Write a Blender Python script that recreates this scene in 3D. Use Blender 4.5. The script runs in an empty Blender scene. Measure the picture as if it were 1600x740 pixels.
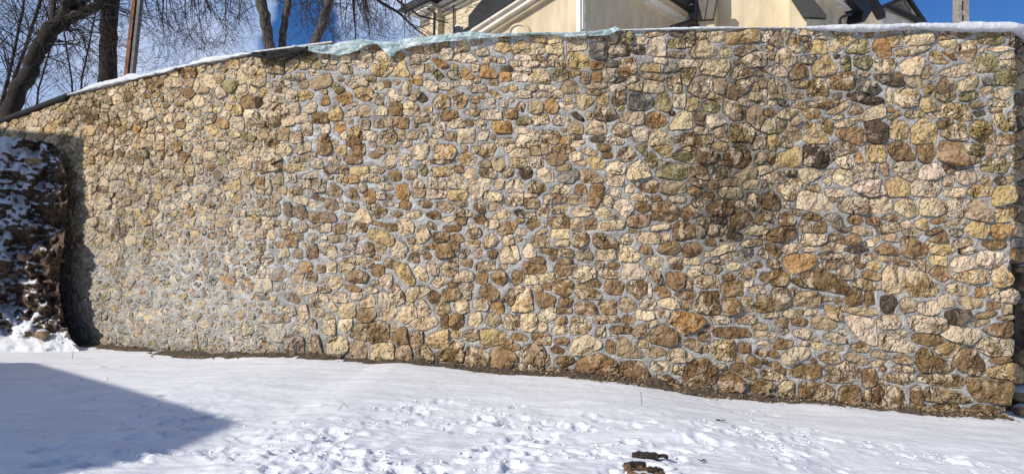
import bpy, bmesh, math, random
import numpy as np
from math import sin, cos, pi, radians
from mathutils import Vector, Matrix

random.seed(7)
RNG = np.random.default_rng(11)
SC = bpy.context.scene
COL = SC.collection

# ------------------------------------------------------------------ camera, sky, sun, exposure
EYE = 1.54                      # camera height over the snow it stands on
FP = 1142.0                     # focal length in photo pixels (1600 wide)
HOR = 420.0                     # row of the horizon
cam_d = bpy.data.cameras.new('camera'); cam = bpy.data.objects.new('camera', cam_d); COL.objects.link(cam)
cam_d.sensor_width = 36; cam_d.lens = 36*FP/1600; cam_d.shift_y = (HOR-370)/1600
cam_d.clip_end = 3000; cam_d.clip_start = 0.05
cam.location = (0, 0, EYE); cam.rotation_euler = (pi/2, 0, 0)
SC.camera = cam

SUN_AZ = 52.0                   # degrees to the left of straight behind the camera
SUN_EL = 33.0
sdir = Vector((-sin(radians(SUN_AZ))*cos(radians(SUN_EL)), -cos(radians(SUN_AZ))*cos(radians(SUN_EL)), sin(radians(SUN_EL))))
sun_d = bpy.data.lights.new('sun', 'SUN'); sun = bpy.data.objects.new('sun', sun_d); COL.objects.link(sun)
sun_d.energy = 4.7; sun_d.angle = radians(0.5); sun_d.color = (1.0, 0.94, 0.84)
sun.rotation_euler = sdir.to_track_quat('Z', 'Y').to_euler(); sun.location = (-20, -18, 25)

world = bpy.data.worlds.new('World'); SC.world = world; world.use_nodes = True
wn = world.node_tree; wn.nodes.clear()
def wnode(t, **k):
    n = wn.nodes.new(t)
    for a, b in k.items(): setattr(n, a, b)
    return n
wo = wnode('ShaderNodeOutputWorld'); wb = wnode('ShaderNodeBackground'); wb.inputs['Strength'].default_value = 0.055
sky = wnode('ShaderNodeTexSky', sky_type='NISHITA', sun_disc=False)
sky.sun_elevation = radians(SUN_EL); sky.sun_rotation = math.atan2(sdir.x, sdir.y)
sky.air_density = 1.0; sky.dust_density = 0.3; sky.ozone_density = 3.0; sky.altitude = 300
tc = wnode('ShaderNodeTexCoord'); mp = wnode('ShaderNodeMapping'); mp.inputs['Scale'].default_value = (1.0, 1.0, 1.9)
wn.links.new(tc.outputs['Generated'], mp.inputs['Vector'])
cn = wnode('ShaderNodeTexNoise'); cn.inputs['Scale'].default_value = 2.6; cn.inputs['Detail'].default_value = 9; cn.inputs['Roughness'].default_value = 0.58
wn.links.new(mp.outputs['Vector'], cn.inputs['Vector'])
sx = wnode('ShaderNodeSeparateXYZ'); wn.links.new(tc.outputs['Generated'], sx.inputs[0])
def wmath(op, a, b=None, c=None, clamp=False):
    m = wnode('ShaderNodeMath', operation=op, use_clamp=clamp)
    for i, v in enumerate((a, b, c)):
        if v is None: continue
        if isinstance(v, (int, float)): m.inputs[i].default_value = v
        else: wn.links.new(v, m.inputs[i])
    return m.outputs[0]
def wrange(v, a, b, c, d):
    m = wnode('ShaderNodeMapRange', interpolation_type='SMOOTHSTEP')
    wn.links.new(v, m.inputs[0])
    for i, q in zip((1, 2, 3, 4), (a, b, c, d)): m.inputs[i].default_value = q
    return m.outputs[0]
# cloud cover: a broad bank over the left half of the sky with a blue break in it, scattered wisps to the right
left = wrange(sx.outputs['X'], -0.14, 0.12, 0.34, -0.03)
gapx = wmath('ADD', wmath('ADD', sx.outputs['X'], 0.27), wmath('MULTIPLY', wmath('SUBTRACT', sx.outputs['Z'], 0.3), -0.35))
gap = wrange(wmath('ABSOLUTE', wmath('ADD', gapx, wmath('MULTIPLY', wmath('SUBTRACT', cn.outputs['Fac'], 0.5), 0.22))), 0.005, 0.06, 0.55, 0.0)
cov = wmath('SUBTRACT', wmath('ADD', cn.outputs['Fac'], left), gap)
mask = wrange(cov, 0.50, 0.74, 0.0, 1.0)
ccol = wnode('ShaderNodeMixRGB'); ccol.inputs[1].default_value = (5.2, 7.8, 13.5, 1); ccol.inputs[2].default_value = (13.5, 15, 18.5, 1)
cn2 = wnode('ShaderNodeTexNoise'); cn2.inputs['Scale'].default_value = 5; cn2.inputs['Detail'].default_value = 6
wn.links.new(mp.outputs['Vector'], cn2.inputs['Vector'])
wn.links.new(wrange(cn2.outputs['Fac'], 0.35, 0.72, 0.15, 1.0), ccol.inputs[0])
mixs = wnode('ShaderNodeMixRGB'); wn.links.new(wmath('MULTIPLY', mask, 0.92), mixs.inputs[0])
hue = wnode('ShaderNodeHueSaturation'); hue.inputs['Hue'].default_value = 0.515; hue.inputs['Saturation'].default_value = 1.35; hue.inputs['Value'].default_value = 1.75
wn.links.new(sky.outputs[0], hue.inputs['Color'])
wn.links.new(hue.outputs[0], mixs.inputs[1]); wn.links.new(ccol.outputs[0], mixs.inputs[2])
wn.links.new(mixs.outputs[0], wb.inputs['Color']); wn.links.new(wb.outputs[0], wo.inputs['Surface'])

SC.view_settings.view_transform = 'Standard'; SC.view_settings.look = 'None'; SC.view_settings.gamma = 1.0
SC.view_settings.exposure = 0.0
SC.cycles.max_bounces = 6; SC.cycles.transparent_max_bounces = 12; SC.cycles.use_denoising = True

# ------------------------------------------------------------------ helpers
def s2l(*c):
    return tuple((v/255/12.92 if v/255 <= 0.04045 else ((v/255+0.055)/1.055)**2.4) for v in c)
def tag(o, label=None, cat=None, group=None, kind=None):
    if label: o['label'] = label
    if cat: o['category'] = cat
    if group: o['group'] = group
    if kind: o['kind'] = kind
    return o
def empty(name, loc=(0, 0, 0)):
    o = bpy.data.objects.new(name, None); o.location = loc; COL.objects.link(o); return o
def mesh_obj(name, verts, faces, mat, parent=None, smooth=False, origin=None):
    me = bpy.data.meshes.new(name)
    v = np.asarray(verts, dtype=np.float64)
    if origin is not None: v = v - np.asarray(origin)
    me.from_pydata(v.tolist(), [], faces)
    me.materials.append(mat)
    if smooth: me.polygons.foreach_set('use_smooth', [True]*len(me.polygons))
    me.update()
    o = bpy.data.objects.new(name, me); COL.objects.link(o)
    if origin is not None: o.location = tuple(float(q) for q in origin)
    if parent is not None:
        o.parent = parent
        if parent.type == 'EMPTY' and parent.location.length > 0:
            o.location = Vector(o.location) - parent.location
    return o
class MB:
    def __init__(s): s.v = []; s.f = []
    def add(s, vs, fs):
        n = len(s.v); s.v.extend([tuple(p) for p in vs]); s.f.extend([tuple(i+n for i in f) for f in fs])
    def box(s, c, size, rz=0, rx=0, ry=0):
        M = Matrix.Rotation(rz, 3, 'Z') @ Matrix.Rotation(rx, 3, 'X') @ Matrix.Rotation(ry, 3, 'Y')
        hx, hy, hz = [q/2 for q in size]
        P = [Vector(c)+M @ Vector((a*hx, b*hy, d*hz)) for a in (-1, 1) for b in (-1, 1) for d in (-1, 1)]
        s.add(P, [(0, 1, 3, 2), (4, 6, 7, 5), (0, 4, 5, 1), (2, 3, 7, 6), (0, 2, 6, 4), (1, 5, 7, 3)])
    def tube(s, pts, rad, n=8, cap=True, rough=0.0):
        pts = [Vector(p) for p in pts]; N = len(pts)
        if not hasattr(rad, '__len__'): rad = [rad]*N
        up = Vector((0, 0, 1)); base = len(s.v); ref = None
        for i, p in enumerate(pts):
            t = (pts[min(i+1, N-1)]-pts[max(i-1, 0)])
            if t.length < 1e-9: t = up.copy()
            t.normalize()
            if ref is None:
                ref = t.orthogonal().normalized()
            ref = (ref-t*ref.dot(t))
            if ref.length < 1e-6: ref = t.orthogonal()
            ref.normalize(); b = t.cross(ref)
            for k in range(n):
                a = 2*pi*k/n; r = rad[i]*(1+rough*(random.random()-.5))
                q = p+ref*(cos(a)*r)+b*(sin(a)*r)
                s.v.append((q.x, q.y, q.z))
        for i in range(N-1):
            for k in range(n):
                k2 = (k+1) % n
                s.f.append((base+i*n+k, base+i*n+k2, base+(i+1)*n+k2, base+(i+1)*n+k))
        if cap:
            s.f.append(tuple(base+k for k in range(n))[::-1]); s.f.append(tuple(base+(N-1)*n+k for k in range(n)))
    def obj(s, name, mat, parent=None, smooth=False, origin=None):
        return mesh_obj(name, s.v, s.f, mat, parent, smooth, origin)

# perlin-style noise in numpy
_perm = RNG.permutation(512)
_grad = RNG.normal(size=(512, 3)); _grad /= np.linalg.norm(_grad, axis=1)[:, None]
def noise3(x, y, z):
    x, y, z = np.broadcast_arrays(np.asarray(x, float), np.asarray(y, float), np.asarray(z, float))
    xi = np.floor(x).astype(int); yi = np.floor(y).astype(int); zi = np.floor(z).astype(int)
    xf, yf, zf = x-xi, y-yi, z-zi
    u, v, w = [t*t*t*(t*(t*6-15)+10) for t in (xf, yf, zf)]
    out = 0
    for dx in (0, 1):
        for dy in (0, 1):
            for dz in (0, 1):
                h = _perm[(_perm[(_perm[(xi+dx) & 511]+yi+dy) & 511]+zi+dz) & 511]
                g = _grad[h]
                d = g[..., 0]*(xf-dx)+g[..., 1]*(yf-dy)+g[..., 2]*(zf-dz)
                out = out+d*(u if dx else 1-u)*(v if dy else 1-v)*(w if dz else 1-w)
    return out*1.6
def fbm(x, y, z=0.0, oct=4, gain=0.5):
    a, s, f = 1.0, 0, 1.0
    for i in range(oct):
        s = s+a*noise3(np.asarray(x)*f+i*17.3, np.asarray(y)*f+i*5.1, np.asarray(z)*f); a *= gain; f *= 2.03
    return s
def sstep(a, b, x):
    t = np.clip((np.asarray(x, float)-a)/(b-a), 0, 1); return t*t*(3-2*t)

# ------------------------------------------------------------------ materials
def new_mat(name):
    m = bpy.data.materials.new(name); m.use_nodes = True
    nt = m.node_tree; b = nt.nodes['Principled BSDF']; return m, nt, b
class NT:
    def __init__(s, nt): s.nt = nt
    def n(s, t, **k):
        q = s.nt.nodes.new(t)
        for a, b in k.items(): setattr(q, a, b)
        return q
    def l(s, a, b): s.nt.links.new(a, b)
    def pos(s):
        return s.n('ShaderNodeNewGeometry').outputs['Position']
    def mapped(s, v, scale):
        m = s.n('ShaderNodeMapping'); m.inputs['Scale'].default_value = scale; s.l(v, m.inputs['Vector']); return m.outputs[0]
    def noise(s, v, scale, detail=4, rough=0.55, out='Fac'):
        q = s.n('ShaderNodeTexNoise'); q.inputs['Scale'].default_value = scale; q.inputs['Detail'].default_value = detail; q.inputs['Roughness'].default_value = rough
        s.l(v, q.inputs['Vector']); return q.outputs[out]
    def voro(s, v, scale, feature='F1', out='Distance'):
        q = s.n('ShaderNodeTexVoronoi', feature=feature); q.inputs['Scale'].default_value = scale; s.l(v, q.inputs['Vector']); return q.outputs[out]
    def rng(s, v, a, b, c=0.0, d=1.0):
        m = s.n('ShaderNodeMapRange', interpolation_type='SMOOTHSTEP'); s.l(v, m.inputs[0])
        for i, q in zip((1, 2, 3, 4), (a, b, c, d)): m.inputs[i].default_value = q
        return m.outputs[0]
    def math(s, op, a, b=None, clamp=False):
        m = s.n('ShaderNodeMath', operation=op, use_clamp=clamp)
        for i, v in enumerate((a, b)):
            if v is None: continue
            if isinstance(v, (int, float)): m.inputs[i].default_value = v
            else: s.l(v, m.inputs[i])
        return m.outputs[0]
    def mix(s, f, a, b, mode='MIX'):
        m = s.n('ShaderNodeMixRGB', blend_type=mode)
        if isinstance(f, (int, float)): m.inputs[0].default_value = f
        else: s.l(f, m.inputs[0])
        for i, c in ((1, a), (2, b)):
            if isinstance(c, tuple): m.inputs[i].default_value = (*c[:3], 1)
            else: s.l(c, m.inputs[i])
        return m.outputs[0]
    def bump(s, h, strength, dist, prev=None):
        b = s.n('ShaderNodeBump'); b.inputs['Strength'].default_value = strength; b.inputs['Distance'].default_value = dist
        s.l(h, b.inputs['Height'])
        if prev is not None: s.l(prev, b.inputs['Normal'])
        return b.outputs[0]

def simple_mat(name, col, rough=0.8, metal=0.0, nscale=8, namp=0.25, bump=0.0, bscale=40, stretch=None):
    m, nt, b = new_mat(name); t = NT(nt); p = t.pos()
    if stretch: p = t.mapped(p, stretch)
    f = t.noise(p, nscale, 5, 0.6)
    c2 = tuple(q*(1-namp) for q in col); c1 = tuple(min(1, q*(1+namp*0.7)) for q in col)
    t.l(t.mix(t.rng(f, 0.3, 0.7), c2, c1), b.inputs['Base Color'])
    b.inputs['Roughness'].default_value = rough; b.inputs['Metallic'].default_value = metal
    if bump > 0: t.l(t.bump(t.noise(p, bscale, 5, 0.65), 1.0, bump), b.inputs['Normal'])
    return m

def wall_stone_mat():
    m, nt, b = new_mat('limestone'); t = NT(nt); p = t.pos()
    at = t.n('ShaderNodeAttribute', attribute_name='tint'); base = at.outputs['Color']; var = at.outputs['Alpha']
    big = t.noise(p, 4.8, 5, 0.62); med = t.noise(p, 24, 5, 0.7); fine = t.noise(p, 85, 4, 0.7)
    # weathered crust and fresher fracture faces
    crust = t.math('MULTIPLY', t.rng(big, 0.49, 0.57), t.math('POWER', var, 0.6))
    c = t.mix(t.math('MULTIPLY', crust, 0.70), base, t.mix(1.0, base, (0.46, 0.36, 0.24), 'MULTIPLY'))
    pale = t.math('MULTIPLY', t.rng(t.noise(p, 5.5, 5, 0.62), 0.53, 0.56), var)
    c = t.mix(t.math('MULTIPLY', pale, 0.85), c, (0.71, 0.585, 0.42))
    c = t.mix(t.rng(med, 0.50, 0.64, 0.0, 0.5), c, t.mix(1.0, c, (0.62, 0.50, 0.36), 'MULTIPLY'))
    c = t.mix(t.rng(fine, 0.36, 0.48, 0.6, 0.0), c, t.mix(1.0, c, (0.45, 0.38, 0.30), 'MULTIPLY'))
    c = t.mix(t.rng(t.noise(p, 50, 3, 0.6), 0.58, 0.74, 0.0, 0.35), c, (0.70, 0.58, 0.40))
    # grey lime smear left by the pointing, strongest in the low left field
    sm = t.n('ShaderNodeAttribute', attribute_name='smear').outputs['Fac']
    smk = t.math('MULTIPLY', t.rng(t.noise(p, 9, 6, 0.7), 0.40, 0.60), sm, True)
    c = t.mix(smk, c, (0.34, 0.35, 0.35))
    t.l(c, b.inputs['Base Color']); b.inputs['Roughness'].default_value = 0.92
    b.inputs['Specular IOR Level'].default_value = 0.25
    wp = t.n('ShaderNodeVectorMath', operation='ADD'); wsc = t.n('ShaderNodeVectorMath', operation='SCALE'); wsc.inputs['Scale'].default_value = 0.12
    t.l(t.noise(p, 7, 3, 0.6, out='Color'), wsc.inputs[0]); t.l(p, wp.inputs[0]); t.l(wsc.outputs[0], wp.inputs[1])
    h1 = t.math('ADD', t.math('MULTIPLY', t.noise(p, 15, 3, 0.7), 0.55), t.math('MULTIPLY', t.voro(wp.outputs[0], 8.0), 0.65))
    pit = t.math('ADD', t.noise(p, 38, 2, 0.7), t.math('MULTIPLY', t.voro(p, 26), 0.5))
    md = t.rng(t.noise(p, 4.5, 3, 0.6), 0.35, 0.62, 0.25, 1.0)
    md = t.math('MULTIPLY', md, t.math('ADD', 0.35, t.math('MULTIPLY', var, 0.8)))
    n = t.bump(t.math('MULTIPLY', h1, md), 1.0, 0.11); n = t.bump(t.math('MULTIPLY', pit, md), 1.0, 0.026, n)
    t.l(n, b.inputs['Normal'])
    return m
def mortar_mat():
    m, nt, b = new_mat('mortar'); t = NT(nt); p = t.pos()
    f = t.noise(p, 5, 6, 0.65); g = t.noise(p, 40, 5, 0.7)
    c = t.mix(t.rng(f, 0.35, 0.65), (0.34, 0.325, 0.30), (0.56, 0.54, 0.505))
    c = t.mix(t.rng(g, 0.38, 0.56, 0.7, 0.0), c, (0.20, 0.19, 0.175))
    at = t.n('ShaderNodeAttribute', attribute_name='lime').outputs['Fac']
    c = t.mix(t.math('MULTIPLY', t.rng(t.noise(t.mapped(p, (1, 1, 1.8)), 7, 7, 0.75), 0.47, 0.56), at, True), c, (0.64, 0.65, 0.655))
    dk = t.n('ShaderNodeAttribute', attribute_name='damp').outputs['Fac']
    c = t.mix(dk, c, t.mix(1.0, c, (0.42, 0.37, 0.31), 'MULTIPLY'))
    t.l(c, b.inputs['Base Color']); b.inputs['Roughness'].default_value = 0.95; b.inputs['Specular IOR Level'].default_value = 0.2
    n = t.bump(t.noise(p, 22, 4, 0.75), 1.0, 0.045)
    t.l(n, b.inputs['Normal'])
    return m
def snow_mat(name='snow', dirt=0.0):
    m, nt, b = new_mat(name); t = NT(nt); p = t.pos()
    st = t.mapped(p, (1.0, 3.2, 1.0))
    c = t.mix(t.rng(t.noise(st, 1.3, 5, 0.6), 0.3, 0.7), (0.70, 0.715, 0.75), (0.79, 0.80, 0.825))
    if dirt > 0:
        c = t.mix(t.rng(t.noise(p, 12, 6, 0.7), 0.56, 0.68, 0, dirt), c, (0.30, 0.27, 0.23))
    t.l(c, b.inputs['Base Color']); b.inputs['Roughness'].default_value = 0.6; b.inputs['Specular IOR Level'].default_value = 0.35
    n = t.bump(t.noise(st, 9, 6, 0.7), 0.55 if dirt == 0 else 1.0, 0.03 if dirt == 0 else 0.06); n = t.bump(t.noise(p, 90, 4, 0.7), 0.5, 0.006, n)
    t.l(n, b.inputs['Normal'])
    return m
def mound_mat():
    m, nt, b = new_mat('snowy_bank'); t = NT(nt); g = t.n('ShaderNodeNewGeometry'); p = g.outputs['Position']
    s = t.n('ShaderNodeSeparateXYZ'); t.l(g.outputs['Normal'], s.inputs[0])
    at = t.n('ShaderNodeAttribute', attribute_name='snowy').outputs['Fac']
    k = t.math('ADD', t.math('MULTIPLY', s.outputs['Z'], 0.6), t.math('MULTIPLY', t.math('SUBTRACT', t.noise(t.mapped(p, (1, 1, 1.15)), 4.2, 9, 0.72), 0.5), 2.8))
    k = t.math('ADD', k, at)
    f = t.rng(k, 0.52, 0.66)
    r = t.mix(t.rng(t.noise(p, 5, 6, 0.7), 0.35, 0.65), (0.035, 0.022, 0.014), (0.17, 0.105, 0.06))
    r = t.mix(t.rng(t.noise(t.mapped(p, (1, 1, 3)), 11, 5, 0.6), 0.5, 0.65, 0, 0.6), r, (0.30, 0.21, 0.12))
    c = t.mix(f, r, (0.80, 0.82, 0.86))
    t.l(c, b.inputs['Base Color']); b.inputs['Roughness'].default_value = 0.85
    n = t.bump(t.noise(p, 14, 6, 0.75), 1.0, 0.05); t.l(n, b.inputs['Normal'])
    return m
def bark_mat(name, lo, hi):
    m, nt, b = new_mat(name); t = NT(nt); p = t.pos(); q = t.mapped(p, (1, 1, 0.22))
    v = t.noise(q, 26, 5, 0.7)
    t.l(t.mix(t.rng(v, 0.35, 0.65), lo, hi), b.inputs['Base Color'])
    b.inputs['Roughness'].default_value = 0.9
    t.l(t.bump(v, 1.0, 0.03), b.inputs['Normal']); return m
def plaster_mat(name, col):
    m, nt, b = new_mat(name); t = NT(nt); p = t.pos()
    c = t.mix(t.rng(t.noise(t.mapped(p, (1, 1, 0.3)), 1.4, 6, 0.65), 0.35, 0.7), tuple(q*0.76 for q in col), tuple(min(1, q*1.08) for q in col))
    c = t.mix(t.rng(t.noise(p, 18, 5, 0.7), 0.3, 0.45, 0.25, 0), c, tuple(q*0.75 for q in col))
    t.l(c, b.inputs['Base Color']); b.inputs['Roughness'].default_value = 0.9
    t.l(t.bump(t.noise(p, 25, 5, 0.7), 0.6, 0.01), b.inputs['Normal']); return m
M = dict(
    stone=wall_stone_mat(), mortar=mortar_mat(), snow=snow_mat(), capsnow=snow_mat('cap_snow', 0.25), mound=mound_mat(),
    dirt=simple_mat('damp_soil', (0.105, 0.075, 0.05), 0.95, nscale=16, namp=0.6, bump=0.04, bscale=35),
    rubble=simple_mat('rubble_stone', (0.30, 0.21, 0.12), 0.92, nscale=9, namp=0.5, bump=0.03, bscale=25),
    earth=simple_mat('terrace_soil', (0.16, 0.12, 0.08), 0.95, nscale=2, namp=0.4),
    bark=bark_mat('dark_bark', (0.008, 0.006, 0.004), (0.035, 0.025, 0.018)),
    bark2=bark_mat('grey_bark', (0.02, 0.016, 0.012), (0.14, 0.115, 0.09)),
    twig=simple_mat('twig_bark', (0.035, 0.024, 0.02), 0.85, nscale=5, namp=0.4),
    plaster=plaster_mat('cream_plaster', (0.60, 0.495, 0.335)),
    plaster2=plaster_mat('pale_plaster', (0.72, 0.66, 0.55)),
    quoin=plaster_mat('white_plaster', (0.80, 0.76, 0.68)),
    roof=simple_mat('dark_sheet_metal', (0.014, 0.014, 0.015), 0.6, 0.1, nscale=1.5, namp=0.4),
    roof2=simple_mat('brown_sheet_metal', (0.075, 0.062, 0.052), 0.5, 0.5, nscale=2, namp=0.35),
    rust=simple_mat('rusty_steel', (0.24, 0.105, 0.05), 0.8, 0.2, nscale=12, namp=0.5, bump=0.01),
    greymetal=simple_mat('grey_steel', (0.12, 0.12, 0.13), 0.6, 0.5, nscale=10, namp=0.3),
    concrete=simple_mat('weathered_concrete', (0.27, 0.235, 0.20), 0.9, nscale=14, namp=0.35, bump=0.01),
    felt=simple_mat('roofing_felt', (0.009, 0.008, 0.008), 0.92, nscale=9, namp=0.5, bump=0.02, bscale=12),
    board=simple_mat('weathered_board', (0.20, 0.15, 0.11), 0.85, nscale=8, namp=0.4, stretch=(0.3, 3, 3)),
    wood=simple_mat('old_wood', (0.15, 0.09, 0.045), 0.9, nscale=12, namp=0.6, bump=0.02),
    darkwood=simple_mat('charred_bark', (0.03, 0.022, 0.015), 0.9, nscale=20, namp=0.6, bump=0.03),
    glass=simple_mat('dark_pane', (0.03, 0.033, 0.035), 0.15, 0.0, nscale=3, namp=0.3),
)
def plastic_mat():
    m, nt, b = new_mat('teal_plastic_film'); t = NT(nt); p = t.pos()
    f = t.noise(p, 6, 6, 0.7)
    t.l(t.mix(t.rng(f, 0.4, 0.65), (0.34, 0.48, 0.49), (0.68, 0.78, 0.78)), b.inputs['Base Color'])
    b.inputs['Roughness'].default_value = 0.22; b.inputs['Specular IOR Level'].default_value = 0.7
    t.l(t.rng(t.noise(p, 3.5, 5, 0.6), 0.35, 0.65, 0.35, 0.80), b.inputs['Alpha'])
    t.l(t.bump(t.noise(p, 16, 4, 0.6), 0.8, 0.04), b.inputs['Normal']); return m
M['plastic'] = plastic_mat()

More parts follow.
